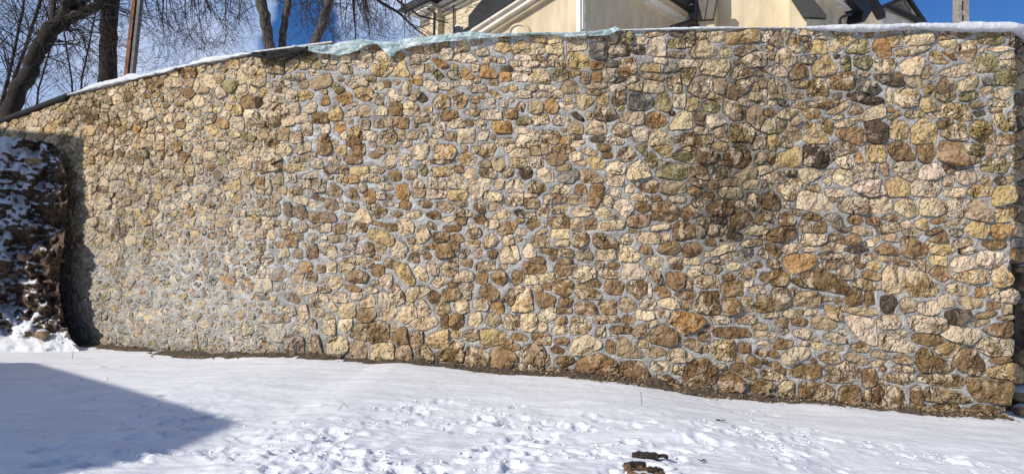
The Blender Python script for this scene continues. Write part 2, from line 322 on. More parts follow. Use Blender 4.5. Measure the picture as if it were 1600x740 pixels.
STONES = '''
T 1400 40 1.25
y -13 14 5 13 8 20 7 25 -6 27 -10 20
c 10 13 43 11 46 20 40 23 15 25
y 52 13 72 12 73 16 58 19 52 20
t 76 11 98 9 92 13 82 16
c 52 21 60 18 74 18 76 24 72 30 62 29
m 103 12 116 9 128 12 136 18 130 23 120 24 104 22
c 143 10 147 9 147 22 144 22
t 73 30 84 22 97 18 100 24 99 38 94 47 80 38
c -2 32 36 25 42 28 34 33 6 40 0 38
c 5 50 9 45 26 40 35 42 28 62 20 63 8 60
y 44 34 52 32 64 46 72 47 44 47 42 42
o 54 31 72 36 75 42 70 42
t 30 66 40 49 44 54 46 60 40 66
p 43 63 51 66 48 70 40 68
c 52 62 60 56 88 48 93 52 95 60 76 64 56 63
c 102 33 108 26 111 29 105 34
c 112 31 117 27 147 27 148 30 125 33
m 99 57 101 42 110 36 124 39 126 56 110 59
p 128 40 134 35 147 33 147 40 130 42
c 129 50 132 44 142 44 142 50 134 51
m 126 58 134 54 150 58 147 66 148 74 124 74
T 1200 40 1.25
t -4 18 0 8 11 7 17 20 19 30 4 29
p 17 6 28 6 30 9 23 20 17 10
c 41 9 44 5 56 6 56 11 48 14 41 12
p 59 10 62 7 70 9 66 13 60 13
p 60 16 64 13 77 13 78 17 66 18
t 42 14 54 14 53 20 42 20
y 24 24 33 12 38 12 39 33 33 34 28 28
m 43 23 50 21 51 33 44 34
y 52 24 58 19 71 19 73 34 55 36
c 76 32 81 17 88 20 94 28 86 33
y 86 15 100 13 110 17 98 26
m 95 34 102 28 115 17 124 18 125 32 118 35
o 131 28 136 18 146 18 152 27 153 37 148 41 138 38
y -1 24 8 25 9 30 2 31
t 0 34 6 33 8 36 6 42 0 41
p 12 34 16 26 24 31 35 37 34 44 24 54 16 49 9 44
g 41 40 50 37 62 37 56 48 46 48
g 83 36 90 37 92 40 84 42
y 56 52 60 46 76 35 78 42 87 52 84 58 68 64 58 64
m 91 42 102 38 104 56 94 56
t 106 42 112 38 116 40 110 42
m 107 48 116 42 128 38 129 50 122 55 112 52
c 132 46 134 43 160 43 158 52 154 60 140 60 132 52
p 2 54 12 49 24 57 24 64 14 64 2 60 0 57
b 27 60 38 46 46 50 50 62 40 66 28 68
p 111 57 120 57 128 60 124 64 112 62
b 73 68 80 64 98 58 105 60 106 80 76 80
y 52 72 58 68 67 68 73 75 74 88 66 91 52 88 50 80
y 40 72 50 67 53 70 50 78 42 78
c -4 68 6 66 16 72 23 75 22 90 4 92 -8 90
g 110 70 118 66 134 72 141 80 136 86 124 86 112 80
d 130 62 150 64 170 70 168 76 150 75 140 70
T 1200 130 2.5
c 87 -2 92 -5 99 0 96 3 88 2
y 99 2 103 1 103 6 100 8 98 6
t 106 3 109 -3 113 -3 117 1 117 10 110 12 105 9
c 119 0 130 -5 132 0 128 4 120 5
m 119 8 130 5 132 9 126 11 120 11
t 133 4 138 1 141 4 136 8
g 134 -3 140 -2 141 1 136 2
c 139 7 151 2 152 8 147 11
y 137 12 142 10 152 12 150 15 138 14
d 49 6 56 6 66 9 73 10 72 13 62 13 51 10
t 41 8 46 6 45 9 42 10
c 74 4 77 3 77 13 75 14
c 79 6 84 3 94 6 92 14 84 15 80 12
y 95 11 99 9 103 12 104 17 98 18 95 15
y 109 14 111 12 124 14 128 22 122 24 109 21
t 126 13 132 12 136 14 128 16
g 128 18 134 17 136 19 131 21
y 138 16 146 15 147 18 139 18
y 140 20 146 19 150 27 149 31 142 26
p 151 18 154 20 154 28 151 26
c -3 12 5 10 6 13 0 14
g 6 11 12 11 12 14 7 14
c 15 13 20 11 24 13 22 16 16 15
t 25 12 30 12 31 15 25 15
b 31 11 40 11 41 15 36 16 31 15
y 42 11 47 10 46 12 42 13
c 36 17 43 15 49 11 50 15 42 19 37 19
t 51 18 54 13 60 16 58 19 52 20
c 57 22 62 17 72 13 73 21 60 24
o 74 16 78 15 79 18 75 18
c 75 22 82 17 83 20 76 23
y 85 19 90 17 97 18 97 21 88 22
p 98 20 102 19 105 22 100 22
c 6 22 7 18 15 15 19 17 18 20 10 23
b -3 17 3 16 5 19 2 21 -3 20
o 21 18 26 15 32 17 33 22 25 22
t 31 22 36 22 34 25 32 25
c 14 25 18 20 20 21 21 24 15 27
m -3 24 4 22 10 23 13 26 8 31 0 32 -4 30
t 21 28 26 23 27 26 23 29
t 8 31 14 27 20 29 21 34 17 37 10 33
y 34 27 38 22 41 28 40 33 36 30
y 22 35 29 25 34 30 38 37 26 38
t 39 22 46 19 48 21 42 23
c 41 25 48 23 55 22 57 24 50 27 42 28
b 42 31 44 29 58 28 61 36 58 39 46 35
y -3 33 5 32 8 36 4 42 -4 42
t 7 40 10 34 16 37 14 40
t 41 38 46 36 56 40 55 43 44 45 41 42
d 61 25 67 23 74 26 73 37 66 38 62 34
y 76 28 80 23 87 26 87 34 82 36 76 34
y 90 28 97 22 105 28 105 37 90 38
b 106 24 119 23 112 27 106 29
t 108 30 122 24 124 36 114 35 109 33
y 127 26 132 23 140 28 143 33 140 38 134 37 127 33
b 144 32 153 33 153 38 143 39
d 23 40 27 39 41 40 42 47 34 53 23 51
y 4 46 18 40 20 42 20 52 8 53 4 50
b -4 44 1 43 2 50 -3 51
o 54 45 57 43 59 46 59 49 55 50
c 42 48 50 45 53 50 52 54 46 53
y 62 39 73 39 74 49 62 49
b 76 38 84 37 91 43 92 48 80 48 76 44
b 93 39 104 39 105 45 101 49 95 49
b 108 37 120 37 122 48 123 52 116 51 107 48
m 124 38 136 38 134 46 124 44
t 136 39 142 39 140 46 135 45
p 143 40 151 39 150 44 144 46
t 124 48 128 45 134 48 126 52
m 134 50 138 47 150 48 149 53 146 56 134 55
p 151 45 153 46 152 48
p 55 52 62 50 67 51 70 59 60 60 56 57
t 70 51 75 50 75 58 72 58
p 78 53 82 49 92 51 93 59 88 61 81 57
p 94 56 98 51 106 50 111 57 104 60 94 60
d 109 51 119 53 112 57
p 116 56 130 53 132 60 124 64 118 61
b 109 59 116 58 115 64 110 64
d 10 55 18 54 17 59 11 58
p -4 56 6 54 10 59 4 65 -4 67
p 20 54 28 53 34 57 23 63 20 58
t 35 55 41 54 40 57 36 57
c 34 61 38 59 39 62 38 64
p 41 58 44 54 52 55 55 60 50 65 42 62
y 6 66 12 60 18 59 21 64 15 73 12 73
y 24 65 31 63 33 66 31 68 26 67
p 36 66 48 67 48 70 43 74 37 71
p 53 64 62 61 70 60 73 70 64 71 55 68
y 74 62 78 59 84 60 88 64 88 70 76 71
p 89 63 92 61 106 62 108 66 104 71 90 70
c 109 69 112 66 122 66 122 71 112 71
y 125 68 128 64 139 64 140 70 128 71
y 140 70 144 65 153 64 153 74 142 77
t 133 61 136 58 140 58 140 64 134 64
d 142 60 147 58 149 61 148 63 143 63
t 149 58 153 58 152 62 150 63
T 1200 310 2.5
b -3 -2 4 -4 8 1 8 6 2 8 -4 6
p 19 -3 24 -5 34 -2 41 5 39 8 30 8 19 6
t 36 -1 46 -1 45 2 40 2
p 44 5 50 -1 60 0 62 4 61 10 55 10 46 8
c 64 1 70 -1 77 1 78 8 72 9 64 9
c 80 3 86 0 93 1 94 10 88 12 80 8
c 96 1 104 0 109 2 110 9 104 11 95 10
p 111 2 118 0 122 1 121 11 112 11
t 123 8 125 1 134 1 140 12 138 15 130 13 124 12
y 142 7 150 6 151 14 143 15
t 9 3 13 2 14 6 10 6
t 13 6 20 8 19 11 14 9
b 7 11 12 9 17 13 15 17 8 17
b 3 9 7 8 6 12 4 12
c -4 6 1 8 4 16 -4 16
b 21 11 26 9 34 11 31 14 23 13
p 35 12 38 10 44 10 40 14 37 14
d 40 17 46 12 48 18 50 22 43 19
b 50 12 56 10 59 13 57 16 51 15
b 61 13 66 11 71 14 68 17 62 16
b 71 12 78 10 83 12 80 14 72 13
c 83 15 88 14 91 17 88 19 84 18
y 92 15 98 12 101 18 98 20 93 18
b 101 14 110 11 111 14 106 16 102 15
p 111 15 122 12 123 15 116 18 111 17
t 19 18 22 13 26 15 27 21 20 21
b 29 17 33 14 36 15 35 21 29 21
t 50 19 56 17 65 20 65 23 58 23 51 21
t 67 18 80 14 83 17 82 20 70 22
y 122 19 128 15 134 15 138 20 134 25 127 23
o 140 17 144 16 150 18 149 24 142 26 140 22
b 0 22 8 18 16 18 16 24 10 27 0 27
c 20 24 24 22 35 23 36 28 22 30 20 28
b 38 24 42 21 47 23 47 28 39 26
b 48 25 54 22 58 24 56 29 49 29
c 59 28 70 23 68 28 64 30
t 71 23 80 22 82 27 72 26
p 84 20 90 19 97 20 94 24 86 23
b 98 22 109 17 108 20 100 23
d 114 20 118 19 122 20 120 24 114 23
b 100 26 110 20 113 27 102 27
c 115 29 118 26 126 25 128 28 118 31
b 133 28 138 26 148 27 148 30 140 32
b 84 25 89 24 99 30 99 36 90 37 84 35
b -3 29 4 29 9 33 5 37 -3 33
t 9 30 14 28 19 29 18 33 12 35 9 33
p 21 31 26 30 31 32 30 33 22 33
t 34 30 38 28 47 29 47 33 36 34
d 48 31 62 30 63 32 56 34 48 33
b 67 32 74 28 80 31 82 35 70 35
y 101 32 106 29 115 29 117 33 112 35 103 35
t 119 32 126 30 131 32 128 34 120 35
p 131 38 134 33 146 34 148 39 140 44 131 41
o 9 38 14 35 28 35 30 40 24 44 16 47 10 41
b 30 36 36 34 46 35 46 38 34 38
b 48 37 50 35 53 36 52 41 48 40
b 54 38 57 35 60 39 60 43 56 44
b 60 36 63 34 66 36 64 39
t 67 36 72 35 77 38 76 41 69 38
b 78 38 80 36 88 39 89 42 80 41
t 91 39 98 38 102 42 100 47 93 42
y 100 37 104 35 111 37 111 42 104 41
p 114 41 118 37 128 36 129 42 120 46 115 45
b 0 39 6 38 8 43 0 43
t 31 41 44 38 46 40 40 45 34 44
t 43 45 50 41 55 44 54 50 46 50
y 61 41 66 39 71 41 68 45 62 44
b 59 46 64 45 70 48 69 51 60 50
o -4 44 4 44 12 46 13 52 10 54 -4 54
b 15 51 22 48 30 44 42 48 51 55 48 60 40 58 30 56 16 54
t 52 54 58 50 66 52 70 55 68 57 60 57
c 72 46 76 42 82 43 85 48 85 58 78 60 72 57
y 87 44 90 42 97 47 106 56 104 61 90 61 87 56
b 101 46 106 42 112 44 114 48 110 52 103 49
y 115 49 122 46 134 44 137 52 128 53 118 51
y 139 46 147 42 152 50 149 54 142 55
t 3 58 5 56 12 56 13 62 14 66 6 70 3 66
t 15 56 18 56 17 60 15 60
t 17 62 19 59 30 58 32 62 31 67 24 68 16 67
t 33 61 40 62 40 64 34 64
t 41 63 46 62 47 65 43 66
b 49 62 52 56 58 57 58 66 52 67 49 65
b 61 58 66 59 67 65 61 67
c 111 55 117 53 126 57 124 60 114 60
o 130 57 134 55 138 58 134 62 130 61
p 139 61 145 58 152 56 156 62 154 66 142 64
c 107 62 111 60 118 66 112 68 107 68
t 119 63 124 61 134 64 135 67 124 69
b 137 65 145 65 145 68 138 69
t 148 67 152 66 153 72 147 72
d 71 62 78 60 80 66 78 71 73 72 71 68
t 83 65 86 62 92 64 92 70 84 71
p 95 66 104 64 107 68 106 72 98 73 94 70
y 35 66 42 68 46 72 45 76 38 76
t 48 70 54 68 66 69 69 72 62 73 54 72
p 23 71 26 69 32 70 30 73 23 73
c 10 71 14 69 18 72 16 75 10 74
d 111 72 116 69 126 70 127 73 120 79 112 77
b 129 73 140 70 145 71 140 74 130 75
T 1200 480 2.5
c -2 4 6 3 7 6 -2 8
b 5 8 10 6 13 8 12 12 6 12
b 15 8 20 6 25 8 24 11 16 11
t 28 7 34 5 42 8 43 12 38 14 28 12
p 48 7 54 5 66 8 67 15 68 24 60 22 52 13
p 68 8 74 5 82 5 83 10 80 13 70 13
p 88 6 94 5 110 7 110 11 104 16 94 16 89 12
t 127 9 138 7 139 9 132 12 128 11
t 142 7 152 4 155 7 146 8
b 133 14 142 11 152 9 153 16 150 19 140 17
p 108 16 114 11 130 14 132 18 126 23 118 22 108 18
b 90 18 94 16 108 18 109 21 104 24 92 22
p 70 17 78 15 84 18 93 27 90 28 70 26
c 80 15 84 14 89 18 84 18
p 34 18 40 16 46 17 50 22 42 22
p 15 15 22 13 28 16 27 20 18 18
t 45 14 48 14 49 17 45 17
c 0 15 5 16 4 19 -3 19
b 4 23 7 20 16 21 14 25 6 26
y 104 25 112 22 121 23 116 30 110 31 105 28
p 130 23 136 19 154 20 153 30 138 30 131 26
c 27 22 33 22 36 25 33 27 28 25
t 36 24 46 24 48 27 38 27
b 52 24 58 22 64 25 62 28 54 27
b 93 28 98 25 104 30 116 36 114 40 96 40 93 34
b 116 33 120 26 128 26 135 34 136 40 130 43 120 39
b 0 27 4 26 7 30 2 32 -3 31
p 9 30 16 25 24 25 26 29 22 32 14 36 9 34
c 32 31 38 28 44 29 45 34 40 35 33 33
t 48 31 51 28 62 32 63 35 58 36 50 33
t 64 28 68 27 76 30 75 32 66 31
b 78 32 84 29 91 33 90 35 79 34
c 65 35 68 33 74 33 72 36 66 37
t 70 38 73 36 74 39 72 41
c 77 38 82 36 92 38 92 40 80 40
b 139 33 142 31 151 31 152 34 140 35
y 137 38 144 37 151 34 158 38 160 44 157 47 148 44 138 43
b 0 35 6 34 10 39 9 41 0 38
b 15 39 20 36 32 36 33 42 28 45 16 43
t 36 44 42 38 48 34 56 35 58 42 55 46 46 47 38 46
t 34 38 39 36 41 38 38 40
b 59 39 66 38 68 44 66 49 60 49
c 71 43 76 41 90 41 91 46 84 48 73 45
t 93 44 98 41 120 43 124 45 120 50 108 49 94 46
b 125 44 130 43 138 45 150 46 152 50 149 60 130 58 126 50
c -3 40 3 39 7 43 5 46 -3 45
c 5 52 10 46 16 47 16 54 12 57 6 54
b 20 50 22 47 36 48 41 51 40 57 34 59 20 58
b 44 58 46 50 56 49 60 56 61 63 50 63
c 61 52 64 51 64 60 61 57
b 65 50 70 49 83 50 85 58 86 66 72 65 66 60
b 90 51 95 49 96 56 96 67 89 66
t 98 54 101 50 112 51 120 54 127 58 124 60 110 59 98 58
b 100 65 104 61 118 60 121 68 112 69 101 67
b 127 63 132 61 142 62 143 70 130 70 127 68
b -3 48 2 48 3 54 -3 55
b -3 57 8 56 8 59 -3 59
T 800 40 2.5
t 60 10 62 5 66 4 67 10 61 12
m 72 8 7 7
p 81 10 6 4
t 90 5 12 3
d 103 5 8 3.5
t 112 8 7 9
y 118 6 7 5
c 123 9 125 4 132 4 133 10 125 10
y 134 11 135 4 153 3 154 10 136 12
p 156 9 159 3 164 3 164 10 157 11
p 86 12 88 8 95 8 96 19 85 18
m 98 9 107 8 108 14 98 14
t 98 17 108 17 108 20 98 20
c 112 18 114 12 120 9 128 15 128 19 114 20
p 130 18 132 13 136 14 137 19 131 20
t 139 18 140 15 150 12 152 15 144 19
c 17 9 10 3
c 27 9 10 4
y 0 17 2 12 6 10 12 12 11 18 1 18
p 16 15 8 6
c 27 15 10 6
p 41 13 11 5
g 54 16 10 9
t 60 18 60 14 70 12 75 14 73 19 61 20
d 79 15 7 5
p 7 20 10 3
t 17 21 9 3
t 28 20 9 4
y 34 24 36 17 44 17 48 21 48 26 42 27 35 26
t 2 24 6 3
p 12 24 11 3
p 22 24 7 3
p 30 25 5 4
o 53 25 8 4
g 62 24 8 4
o 67 31 68 22 76 21 78 29 70 32
y 80 28 83 24 92 24 92 29 81 30
p 93 22 8 3
g 94 30 97 24 104 25 105 28 98 30
p 112 24 13 4 -5
c 118 28 121 22 135 22 136 26 132 32 119 30
p 142 22 150 17 159 17 158 25 148 26
c 137 31 140 26 149 27 150 31 140 34
y 106 29 107 27 115 27 110 38 107 36
p 7 28 9 4
y 10 34 14 28 18 27 22 29 24 36 12 35
m 30 31 9 6
y 39 30 6 3
t 46 33 5 6
o 53 32 6 5
p 61 31 9 8
p 5 32 9 5
d 62 36 68 32 73 33 66 37 62 38
y 71 36 74 32 80 32 78 35 73 37
t 88 32 14 4
c 98 38 98 32 104 31 106 42 102 43
p 110 41 114 33 120 32 125 35 124 43 118 45
t 127 43 126 34 131 33 134 35 132 43
t 134 44 136 37 144 34 149 36 147 41 140 46 136 45
y 150 41 152 36 155 38 154 41
t 157 37 6 7
c 88 38 11 7
c 71 40 74 36 81 35 81 41
p 66 38 9 5 -15
t 30 41 34 35 39 35 43 41 36 43
t 53 38 14 3
b 13 39 8 3
p 21 39 12 3
t 52 42 10 3
p 7 43 9 4
p 12 44 13 42 25 42 25 45 12 45
p 29 43 6 4
y 52 47 56 42 60 42 60 49 55 49
b 63 48 65 42 71 42 71 49 66 51
g 73 52 75 43 87 43 87 51 83 53
m 89 48 92 43 97 42 100 50 97 54 90 52
p 105 47 7 8
y 108 52 110 46 116 45 116 51 112 54
m 119 49 125 47 130 50 129 55 121 53
t 127 45 10 4 15
t 132 54 133 47 140 48 145 52 143 59 139 60
c 145 48 6 4
c 153 45 8 6
p 158 42 5 6
t 147 60 147 54 151 50 156 53 158 58 154 65 149 63
p 158 48 6 3
t 11 54 11 48 14 47 19 48 19 54 16 55
o 21 53 21 47 26 46 29 50 28 54 24 55
c 33 52 34 49 38 48 39 51 36 53
y 41 50 41 44 49 43 50 48 46 52 42 52
t 3 52 6 48 8 49 7 54
t 52 58 53 51 62 51 66 57 63 60 53 59
y 66 51 70 49 71 53 66 53
t 67 60 68 56 82 54 82 61 76 62 70 61
o 84 62 85 56 90 54 98 59 94 63 87 64
c 98 64 103 57 107 53 112 55 112 64 100 65
p 121 60 122 56 130 57 134 61 124 64
t 117 58 6 7
m 7 60 8 4
c 18 59 9 5 -10
p 25 61 29 56 33 57 33 62 26 62
d 37 56 40 54 45 58 45 60 40 58
t 40 64 8 6
c 45 67 50 60 57 60 60 68 50 68
t 63 66 66 62 72 61 74 68 70 70 64 68
p 75 66 78 64 85 65 84 72 77 72
c 86 72 89 64 94 67 99 69 98 74 86 75
b 106 72 107 68 115 67 119 70 119 76 106 76
c 118 66 8 4
t 124 67 130 64 134 61 135 73 128 70
y 137 70 137 62 148 62 151 66 150 73 146 77 138 76
p 158 63 162 58 163 65 160 66
p 7 66 9 3
p 3 73 6 67 14 66 18 70 18 76 4 76
t 20 72 22 66 28 66 31 70 28 74 21 74
o 34 72 7 6
d 40 70 6 3
c 41 73 8 3
d 54 71 9 3
p 63 72 12 4
t 150 74 152 70 159 68 163 72 160 78 151 78
c 122 71 6 5
T 800 225 2.5
p 5 6 11 5
b 25 4 28 0 36 0 40 4 34 6
t 15 4 6 6
c 40 0 9 3
t 42 4 48 3 54 5 52 8 44 6
b 58 2 7 5
t 21 3 6 6
b 21 9 23 6 32 6 35 9 30 13 24 13
c 40 8 7 5
y 4 12 9 5
p 15 11 9 6
y 46 9 52 8 58 11 57 16 52 16 47 11
b 60 7 6 3
b 66 9 68 4 74 2 77 6 75 10 70 11
m 77 2 84 0 84 8 78 3
y 88 2 100 1 100 8 95 8
m 84 10 87 5 91 9 88 16 85 13
m 101 8 104 4 110 4 114 9 112 12 101 9
y 105 3 112 1 114 4 110 5
b 116 10 116 3 125 2 130 7 126 12 117 12
y 124 1 128 -1 134 0 134 4 128 5
b 133 8 136 3 147 3 150 10 145 15 134 13
t 143 0 10 4
b 152 12 155 5 164 5 164 13
y 150 1 164 0 163 3 154 4
p 58 17 62 11 68 11 71 14 70 18 66 19
c 72 20 74 14 80 10 87 20 74 23
m 90 20 93 11 98 12 109 14 109 21 104 22
b 111 17 114 13 120 13 123 22 118 22 113 20
t 126 20 130 14 137 16 135 20 127 23
g 122 15 126 13 124 20
c 139 20 148 14 152 15 152 22 143 22
c 153 15 158 13 164 15 163 18 155 20
d 5 16 8 15 13 16 12 21 7 22 5 19
p 16 17 20 15 25 17 26 23 21 24 16 20
t 27 16 32 13 37 13 36 16 29 17
t 43 12 6 3
g 28 22 32 17 40 16 42 20 38 24 31 24
t 42 22 43 16 50 17 57 22 57 24 44 24
p 58 23 60 19 70 20 69 26 60 26
p 0 23 4 22 8 26 7 30 -1 30
b 10 27 13 23 20 25 21 29 15 31 11 30
p 24 29 28 26 32 25 37 28 34 31 26 31
b 43 29 6 6
b 47 37 49 29 51 25 57 26 56 35 52 39 49 39
p 59 30 62 28 68 29 67 33 61 32
c 71 28 73 25 77 28 75 31 71 30
b 80 29 82 25 88 22 91 24 90 30 84 30
t 93 30 94 24 100 23 108 24 108 30 100 31
c 110 23 113 21 119 23 120 27 115 27
o 110 28 114 26 118 29 116 33 111 31
b 122 26 124 23 130 24 129 27 124 28
t 136 24 14 4 -3
c 144 26 148 22 154 23 152 28 146 28
p 156 26 157 21 160 19 164 20 163 28 158 28
p 129 30 132 27 140 27 144 31 142 34 132 34
b 119 32 122 30 126 31 125 35 119 34
p 3 34 8 6
c 12 32 8 2
t 27 34 12 5
t 40 35 9 5
c 73 33 78 31 86 32 85 36 75 35
b 90 34 6 3
p 96 33 102 33 109 33 108 37 100 36
b 12 37 8 5
c 60 36 5 6
p 63 39 67 35 73 35 76 41 71 46 68 43
b 77 39 79 36 85 37 86 42 80 43
b 88 41 88 36 96 36 104 40 103 47 98 49 88 47
t 116 37 5 5
b 106 45 107 41 112 38 118 43 112 47 107 47
b 122 40 126 36 134 35 138 38 137 43 130 45 124 43
c 139 38 142 35 145 37 145 40 140 39
b 147 37 148 31 153 31 157 35 156 39 150 42
b 159 35 160 30 164 30 163 40
t 15 43 20 38 23 38 22 46 18 45
c 24 42 26 39 35 38 34 43 25 43
d 2 42 5 41 11 44 9 46 3 45
c 38 43 40 40 48 40 50 43 46 45 40 45
c 52 42 56 39 63 44 60 46 53 45
b 23 50 24 46 32 44 36 46 36 51 30 53 25 52
c 54 52 56 48 70 48 70 53 56 54
b 72 51 73 45 80 45 86 44 85 51 78 52
b 137 51 138 44 142 41 148 43 150 46 147 51 141 53
b 151 50 154 44 160 41 163 48 160 50
t 120 48 7 4
d 129 48 9 4
b 9 50 11 47 17 48 17 51 12 54
b 5 48 4 2
t 40 50 7 6
b 49 50 7 6
o -1 47 3 50 2 54 -2 54
p 93 52 11 3
b 101 57 102 50 108 48 114 51 113 58 106 60 102 59
d 118 55 6 7
b 125 54 6 7
d 130 55 132 51 138 53 144 57 142 60 131 61
c 145 55 152 51 160 52 158 56 150 57
c 14 57 20 53 23 53 20 56
c 30 56 10 5
t 18 61 9 6
b 37 61 39 56 45 54 48 58 47 62 42 65 38 63
b 51 59 52 56 60 57 66 61 65 65 58 65 52 64
c 68 59 72 56 76 59 75 62 69 62
c 78 58 80 55 92 56 92 62 80 62
p 96 58 4 4
p 6 55 6 3
c 31 62 8 3
b 91 67 94 62 103 61 105 65 102 69 93 68
b 107 66 110 62 116 62 119 66 116 70 108 70
b 124 61 5 4
c 124 68 130 64 138 62 139 66 130 69 125 70
c 142 63 148 60 156 60 156 63 144 64
p -2 63 3 63 5 72 0 73
p 7 67 10 62 14 64 15 70 11 71 8 70
b 23 67 9 3
t 34 68 9 4 10
p 40 70 42 67 48 66 51 71 48 74 42 73
p 59 69 11 6 -5
c 67 70 68 63 74 65 81 70 78 73 68 73
b 84 66 6 4
g 142 70 144 66 150 65 151 69 146 73
c 154 69 157 65 160 66 160 72
c 134 71 6 5 -30
b 9 75 13 71 20 71 21 76
b 26 71 3 3
b 33 74 10 4
c 83 74 86 71 94 71 95 76 89 78
c 102 73 7 4
c 112 73 9 4
t 128 74 12 3
T 800 410 2.5
b 7 6 8 0 20 -1 21 5 16 7 8 7
b 27 5 28 0 36 -1 41 2 36 8 30 8
t 55 1 4 3
b 59 2 62 0 68 1 66 4 60 4
p 38 9 42 4 48 2 52 4 52 9 44 12 39 10
c 54 7 54 4 62 4 68 8 66 10 56 9
p 69 8 70 1 79 1 83 6 82 10 70 10
t 85 6 87 4 92 5 94 11 92 14 86 9
b 97 14 97 7 106 6 108 8 107 15 102 17
b 103 2 7 3
c 109 8 112 3 118 2 120 5 116 8 110 9
t 120 3 122 -1 128 -1 131 3 128 7 122 5
c 134 2 138 0 145 1 142 4 136 5
b 147 1 156 0 156 3 150 3
c 142 8 146 4 152 4 152 9 146 10
b 155 10 156 5 163 4 163 13 157 14
b 132 9 136 7 140 8 138 11 133 11
b 0 8 2 5 6 6 6 12 1 14
c 12 11 8 5
c 22 10 9 5
b 25 16 28 10 33 9 39 13 37 19 34 21 26 18
t 16 16 5 4
b 22 15 4 3
b 47 12 53 11 56 13 55 16 49 14
b 40 17 42 13 48 15 56 20 55 23 42 22
b 58 15 60 11 66 11 70 14 68 20 60 19
b 72 14 76 11 83 12 84 18 79 23 73 18
p 86 17 2 8
b 89 17 93 14 98 17 99 20 95 22 90 19
b 111 14 4 6
c 113 11 118 8 128 9 130 15 120 16 115 14
b 131 18 132 13 140 11 144 12 144 20 134 21
c 148 17 152 14 159 16 158 19 150 19
b 102 20 106 18 114 18 115 21 108 23 103 21
y 0 17 4 15 11 16 13 29 8 30 0 30
b 15 22 15 18 20 19 27 22 26 27 18 28
b 29 25 31 22 38 23 36 27 30 27
b 40 27 42 25 50 25 54 31 48 33 41 32
b 54 27 56 24 65 24 65 32 58 32
t 68 29 68 23 74 22 78 28 72 31
p 80 27 84 22 90 24 88 29 82 29
c 91 25 96 22 102 23 105 28 98 29 92 27
b 110 26 6 6
b 114 29 119 19 129 18 129 32 120 32
b 132 30 132 22 140 22 142 28 140 32 134 33
t 143 29 144 22 150 22 152 29 148 31
b 153 29 154 21 163 21 163 30 155 31
p 17 33 20 29 27 28 27 34 22 37 18 36
b 33 30 9 3
c 51 35 54 33 66 33 66 37 54 38
b 68 36 72 33 77 35 77 38 70 38
p 84 33 10 5
p 94 32 8 5
o 97 36 101 31 108 31 118 33 121 36 115 42 107 45 102 40
p 124 34 128 33 136 35 136 38 126 38
c 139 36 146 33 153 34 152 38 142 38
c 156 33 163 33 163 36 158 35
t -1 38 0 32 4 33 4 40 1 43
c 6 40 6 32 15 32 16 40 12 43 7 42
b 31 36 7 4
c 16 40 19 37 22 39 22 43 18 43
c 37 43 38 35 45 34 50 40 46 44 38 45
c 25 43 28 39 34 40 34 44 27 45
p 88 38 7 3 -20
b 61 42 64 40 74 40 74 44 64 44
t 75 44 76 40 83 39 84 45 78 47
t 53 46 54 41 58 40 58 47
b 85 48 87 43 94 39 102 42 103 51 98 52 88 50
b 126 44 127 41 140 41 148 42 149 46 138 47 127 46
c 156 45 10 4
t 123 41 5 3
t 155 40 8 3
b 0 46 3 44 10 47 9 49 1 48
b 12 46 14 44 24 45 24 51 16 51
b 27 49 30 47 36 48 34 51 28 51
p 36 54 40 48 47 45 56 50 55 53 44 58 38 57
b 59 54 60 48 64 50 64 57 60 56
t 66 58 66 48 70 47 76 52 85 59 76 59
b 120 46 6 5
b 107 51 110 48 114 48 118 51 117 56 110 53
y 122 52 128 49 138 48 139 60 134 61 128 60 124 54
b 141 54 143 50 149 51 149 56 143 57
c 152 51 156 49 163 50 163 53
b 152 57 156 54 163 55 163 60 158 59
b 0 50 5 52 5 54 0 55
t 5 66 6 54 12 51 20 53 21 58 19 66 16 68 6 68
b 24 54 28 52 33 55 32 57 26 56
t 84 54 88 53 95 54 96 57 90 59 85 58
p 97 60 100 54 104 53 114 59 108 62 100 62
b -2 57 2 57 3 65 -2 67
t 21 60 23 57 24 63 21 65
b 27 61 30 59 38 59 38 63 32 65 28 63
b 41 67 42 61 48 59 54 57 65 62 66 68 64 71 54 71 44 70
b 68 70 68 63 72 62 80 62 86 70 84 73 72 73
p 87 66 88 62 98 62 98 67 92 69
c 104 67 5 5
b 107 72 108 66 114 62 121 60 127 66 127 72 122 78 112 78
t 142 60 3 4
b 146 61 150 58 156 62 154 65 148 63
b 136 65 140 63 148 64 153 69 152 73 146 72 138 67
t 131 65 5 3
c 155 70 158 66 163 65 163 72
b 19 68 24 66 34 66 38 69 34 71 22 70
b 88 75 90 71 98 71 104 74 102 77 90 77
b 129 74 132 69 136 67 142 71 146 75 144 80 134 81 129 78
b 149 76 151 73 163 73 163 84 152 82 149 80
T 400 40 2.5
y 27 27 30 20 34 17 38 19 36 23 32 27
m 35 24 38 21 42 24 40 27 36 27
y 3 22 6 5 -60
c 18 28 20 23 26 21 27 24 22 29
t 12 26 11 7
y 0 32 2 27 6 27 6 31
c 52 28 54 24 60 26 60 30 54 30
p 46 26 9 3
p 46 23 10 2
p 65 24 9 3 15
p 69 20 7 5
c 75 21 76 16 81 17 82 22
y 84 22 88 17 94 18 92 21 86 23
b 70 17 74 12 80 12 76 16
p 95 20 97 18 109 19 106 22 98 23
t 101 15 6 4
t 110 15 9 4
p 114 17 118 14 123 15 122 22 118 21
t 129 15 9 3
p 123 22 126 18 134 18 138 22 132 23
p 137 16 144 14 146 18 139 19
y 149 15 151 11 158 11 159 15 155 17
y 72 27 75 23 84 23 86 27 81 32 74 31
y 85 31 88 25 92 22 96 31 92 32
p 96 25 99 23 104 24 100 29
o 110 22 112 20 119 23 120 26 116 27
p 103 28 8 3 -50
m 110 29 114 28 117 31 114 35
t 108 27 5 4
o 128 31 130 26 136 31 136 33 130 34
p 137 26 4 5
